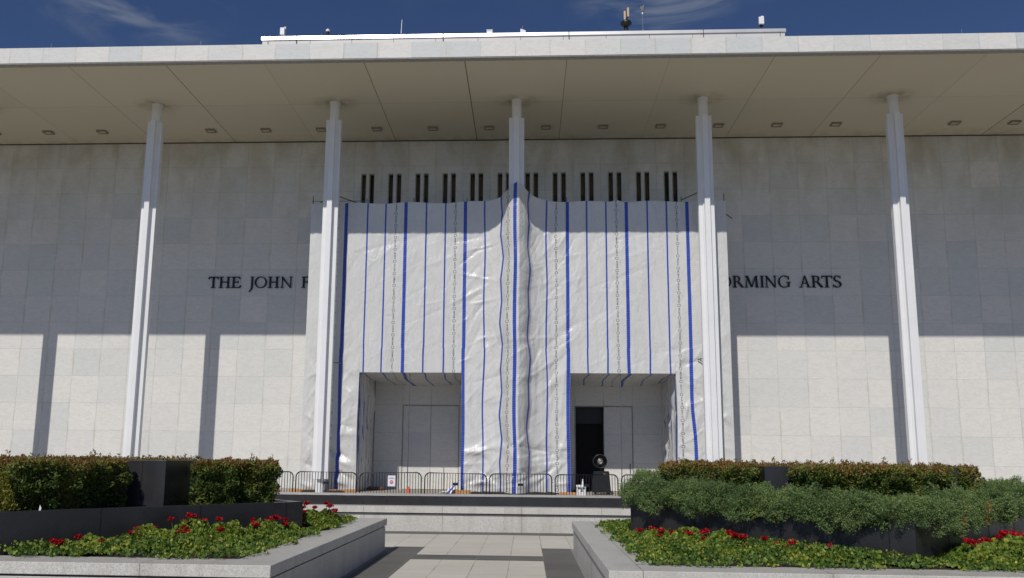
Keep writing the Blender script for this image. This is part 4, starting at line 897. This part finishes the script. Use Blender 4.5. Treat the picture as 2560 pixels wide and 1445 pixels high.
# geranium clumps: leaf mound, flower stalks, red heads
def petal_head(seed, s):
    r = np.random.default_rng(seed); n = 120; v = r.normal(0, 1, (n, 3)); v /= np.linalg.norm(v, axis=1)[:, None]; v[:, 2] *= .72
    ctr = r.normal(0, .35, (7, 3)); ctr[:, 2] *= .35; C = (v * .55 + ctr[r.integers(0, 7, n)]) * s
    return C, v
def geranium(x, y, rad, h, heads, lab, seed, grp):
    r = np.random.default_rng(seed); root = empty('geranium', (x, y, .47), lab, 'flowers', grp); n = int(3000 * rad / .35 * max(.6, h / .2)); a = r.uniform(0, 6.283, n); q = np.sqrt(r.random(n)); 
    zz = h * (1 - q ** 2.4 * .9) * (1 + .25 * np.sin(a * 3 + seed)) ; dep = r.random(n) ** 1.7; C = np.column_stack([x + q * rad * np.cos(a), y + q * rad * np.sin(a) * .85, .49 + zz * (1 - .6 * dep)])
    C += .03 * wob(C, 9, seed)[:, None]
    tone = .45 + .2 * wob(C, 5, seed) + r.normal(0, .16, n); tone = np.where(r.random(n) < .02, .98, tone)
    leaves('foliage', C, np.column_stack([np.cos(a) * q * .7, np.sin(a) * q * .7, np.full(n, 1.0)]), r.uniform(.030, .062, n), .95, tone, M_GER, root, seed=seed, origin=(x, y, .47), shape='round')
    st = MB()
    for i, (dx, dy, dz, s) in enumerate(heads):
        C, v = petal_head(seed * 31 + i, s); C = C + np.array([dx, dy, dz])
        leaves('flower_head', C, v * 1.5, r.uniform(.016, .026, len(C)), 1.0, r.uniform(0, 1, len(C)), M_PETAL, root, seed=seed + i, shape='round')
        st.tube([(dx * .7, dy * .7, .04), (dx * .85, dy * .85, dz * .6), (dx, dy, dz)], .0035, 5)
    st.build('stalks', M_STEM, root)
GL = 'red geraniums in the bed left of the path'; GR = 'red geraniums in the bed right of the path'
CL = [
 (-4.62, -29.72, .20, .09, [(-4.69, -29.80, .60), (-4.64, -29.82, .58)], 'lowest geranium clump, at the left end of the left bed, two touching heads', GL),
 (-4.45, -29.55, .24, .12, [(-4.52, -29.61, .63), (-4.33, -29.47, .57)], 'small geranium clump second from the left end of the left bed, two heads', GL),
 (-3.98, -29.05, .36, .20, [(-4.13, -29.14, .64), (-4.08, -29.08, .68), (-4.03, -29.14, .62), (-3.95, -28.95, .68), (-3.86, -28.95, .63)], 'geranium clump with five crowded red heads, left half of the left bed', GL),
 (-3.62, -28.68, .34, .24, [(-3.83, -28.78, .78), (-3.71, -28.64, .74), (-3.67, -28.60, .81), (-3.62, -28.55, .80), (-3.55, -28.46, .74), (-3.59, -28.48, .71), (-3.66, -28.75, .67), (-3.60, -28.74, .62), (-3.68, -28.80, .62)], 'tallest geranium clump in the middle of the left bed, under the topmost heads', GL),
 (-3.30, -28.33, .30, .20, [(-3.41, -28.27, .75), (-3.34, -28.40, .63), (-3.24, -28.20, .69), (-3.22, -28.35, .60)], 'geranium clump right of the tallest one in the left bed', GL),
 (-2.95, -27.85, .30, .20, [(-3.10, -27.90, .72), (-3.03, -27.95, .66), (-2.92, -27.69, .71), (-2.88, -27.63, .74), (-2.84, -27.60, .72)], 'geranium clump before the right corner of the left black planter', GL),
 (-2.74, -27.45, .18, .14, [(-2.77, -27.5, .70), (-2.77, -27.53, .64)], 'narrow geranium clump hard against the right corner of the left black planter', GL),
 (-2.75, -26.35, .26, .24, [(-2.84, -26.4, .80), (-2.80, -26.3, .86), (-2.82, -26.45, .74), (-2.68, -26.3, .80), (-2.80, -26.6, .62)], 'geranium clump beyond the right corner of the left black planter', GL),
 (-2.62, -25.85, .24, .22, [(-2.60, -25.9, .84), (-2.54, -25.9, .80), (-2.46, -25.9, .73)], 'farthest geranium clump of the left bed, heads against the pale wall', GL),
 (2.28, -27.52, .24, .13, [(2.09, -27.31, .60), (2.23, -27.46, .64), (2.33, -27.57, .63), (2.31, -27.62, .56)], 'geranium clump at the left end of the right bed', GR),
 (2.62, -27.88, .28, .16, [(2.46, -27.71, .61), (2.52, -27.78, .63), (2.58, -27.84, .62), (2.64, -27.91, .62), (2.55, -27.95, .52), (2.50, -27.88, .53)], 'geranium clump with a dense row of red heads, second from left, right bed', GR),
 (3.02, -28.30, .30, .17, [(2.78, -28.10, .57), (2.80, -28.10, .66), (2.92, -28.24, .58), (3.05, -28.35, .68), (3.10, -28.40, .65), (3.16, -28.46, .63), (3.17, -28.60, .55)], 'geranium clump in the middle of the right bed where the heads stand highest', GR),
 (3.55, -28.88, .28, .11, [(3.37, -28.72, .64), (3.48, -28.84, .58), (3.60, -28.97, .61)], 'low geranium clump with three spaced heads right of the middle of the right bed', GR),
 (3.90, -29.28, .24, .08, [(3.73, -29.14, .57), (3.92, -29.32, .61)], 'low geranium clump nearest the front corner of the right black planter', GR),
 (5.45, -29.55, .36, .18, [(5.25, -29.64, .72), (5.34, -29.58, .70), (5.57, -29.36, .71), (5.63, -29.32, .69), (5.68, -29.42, .61)], 'geranium clump right of the front corner of the right black planter', GR),
 (6.1, -28.98, .42, .20, [(5.89, -29.06, .72), (6.0, -28.95, .75), (6.08, -28.88, .75), (6.18, -28.80, .74), (6.26, -28.71, .73), (6.42, -28.56, .70), (6.39, -28.66, .63), (6.48, -28.5, .66)], 'geranium clump thick with red heads at the right edge', GR)]
for i, (x, y, rad, h, hs, lab, grp) in enumerate(CL):
    geranium(x, y, rad, h * .95, [(a - x, b - y - .05, c - .46, .048 + .012 * ((j * 7 + i * 3) % 3 - 1)) for j, (a, b, c) in enumerate(hs)], lab, 100 + i, grp)

pt = MB().add([(-.02, -.004, 0), (.02, -.004, 0), (.03, -.004, .05), (-.005, -.004, .11), (-.02, .004, 0), (.02, .004, 0), (.03, .004, .05), (-.005, .004, .11)], [(0, 1, 2, 3), (7, 6, 5, 4), (0, 4, 5, 1), (1, 5, 6, 2), (2, 6, 7, 3), (3, 7, 4, 0)]).build('plant_tag', M_WHITEP)
pt.scale = (.55, 1, .6); pt.location = (-5.02, -29.62, .915); tag(pt, 'small white plastic tag on the rim of the left black planter', 'tag')
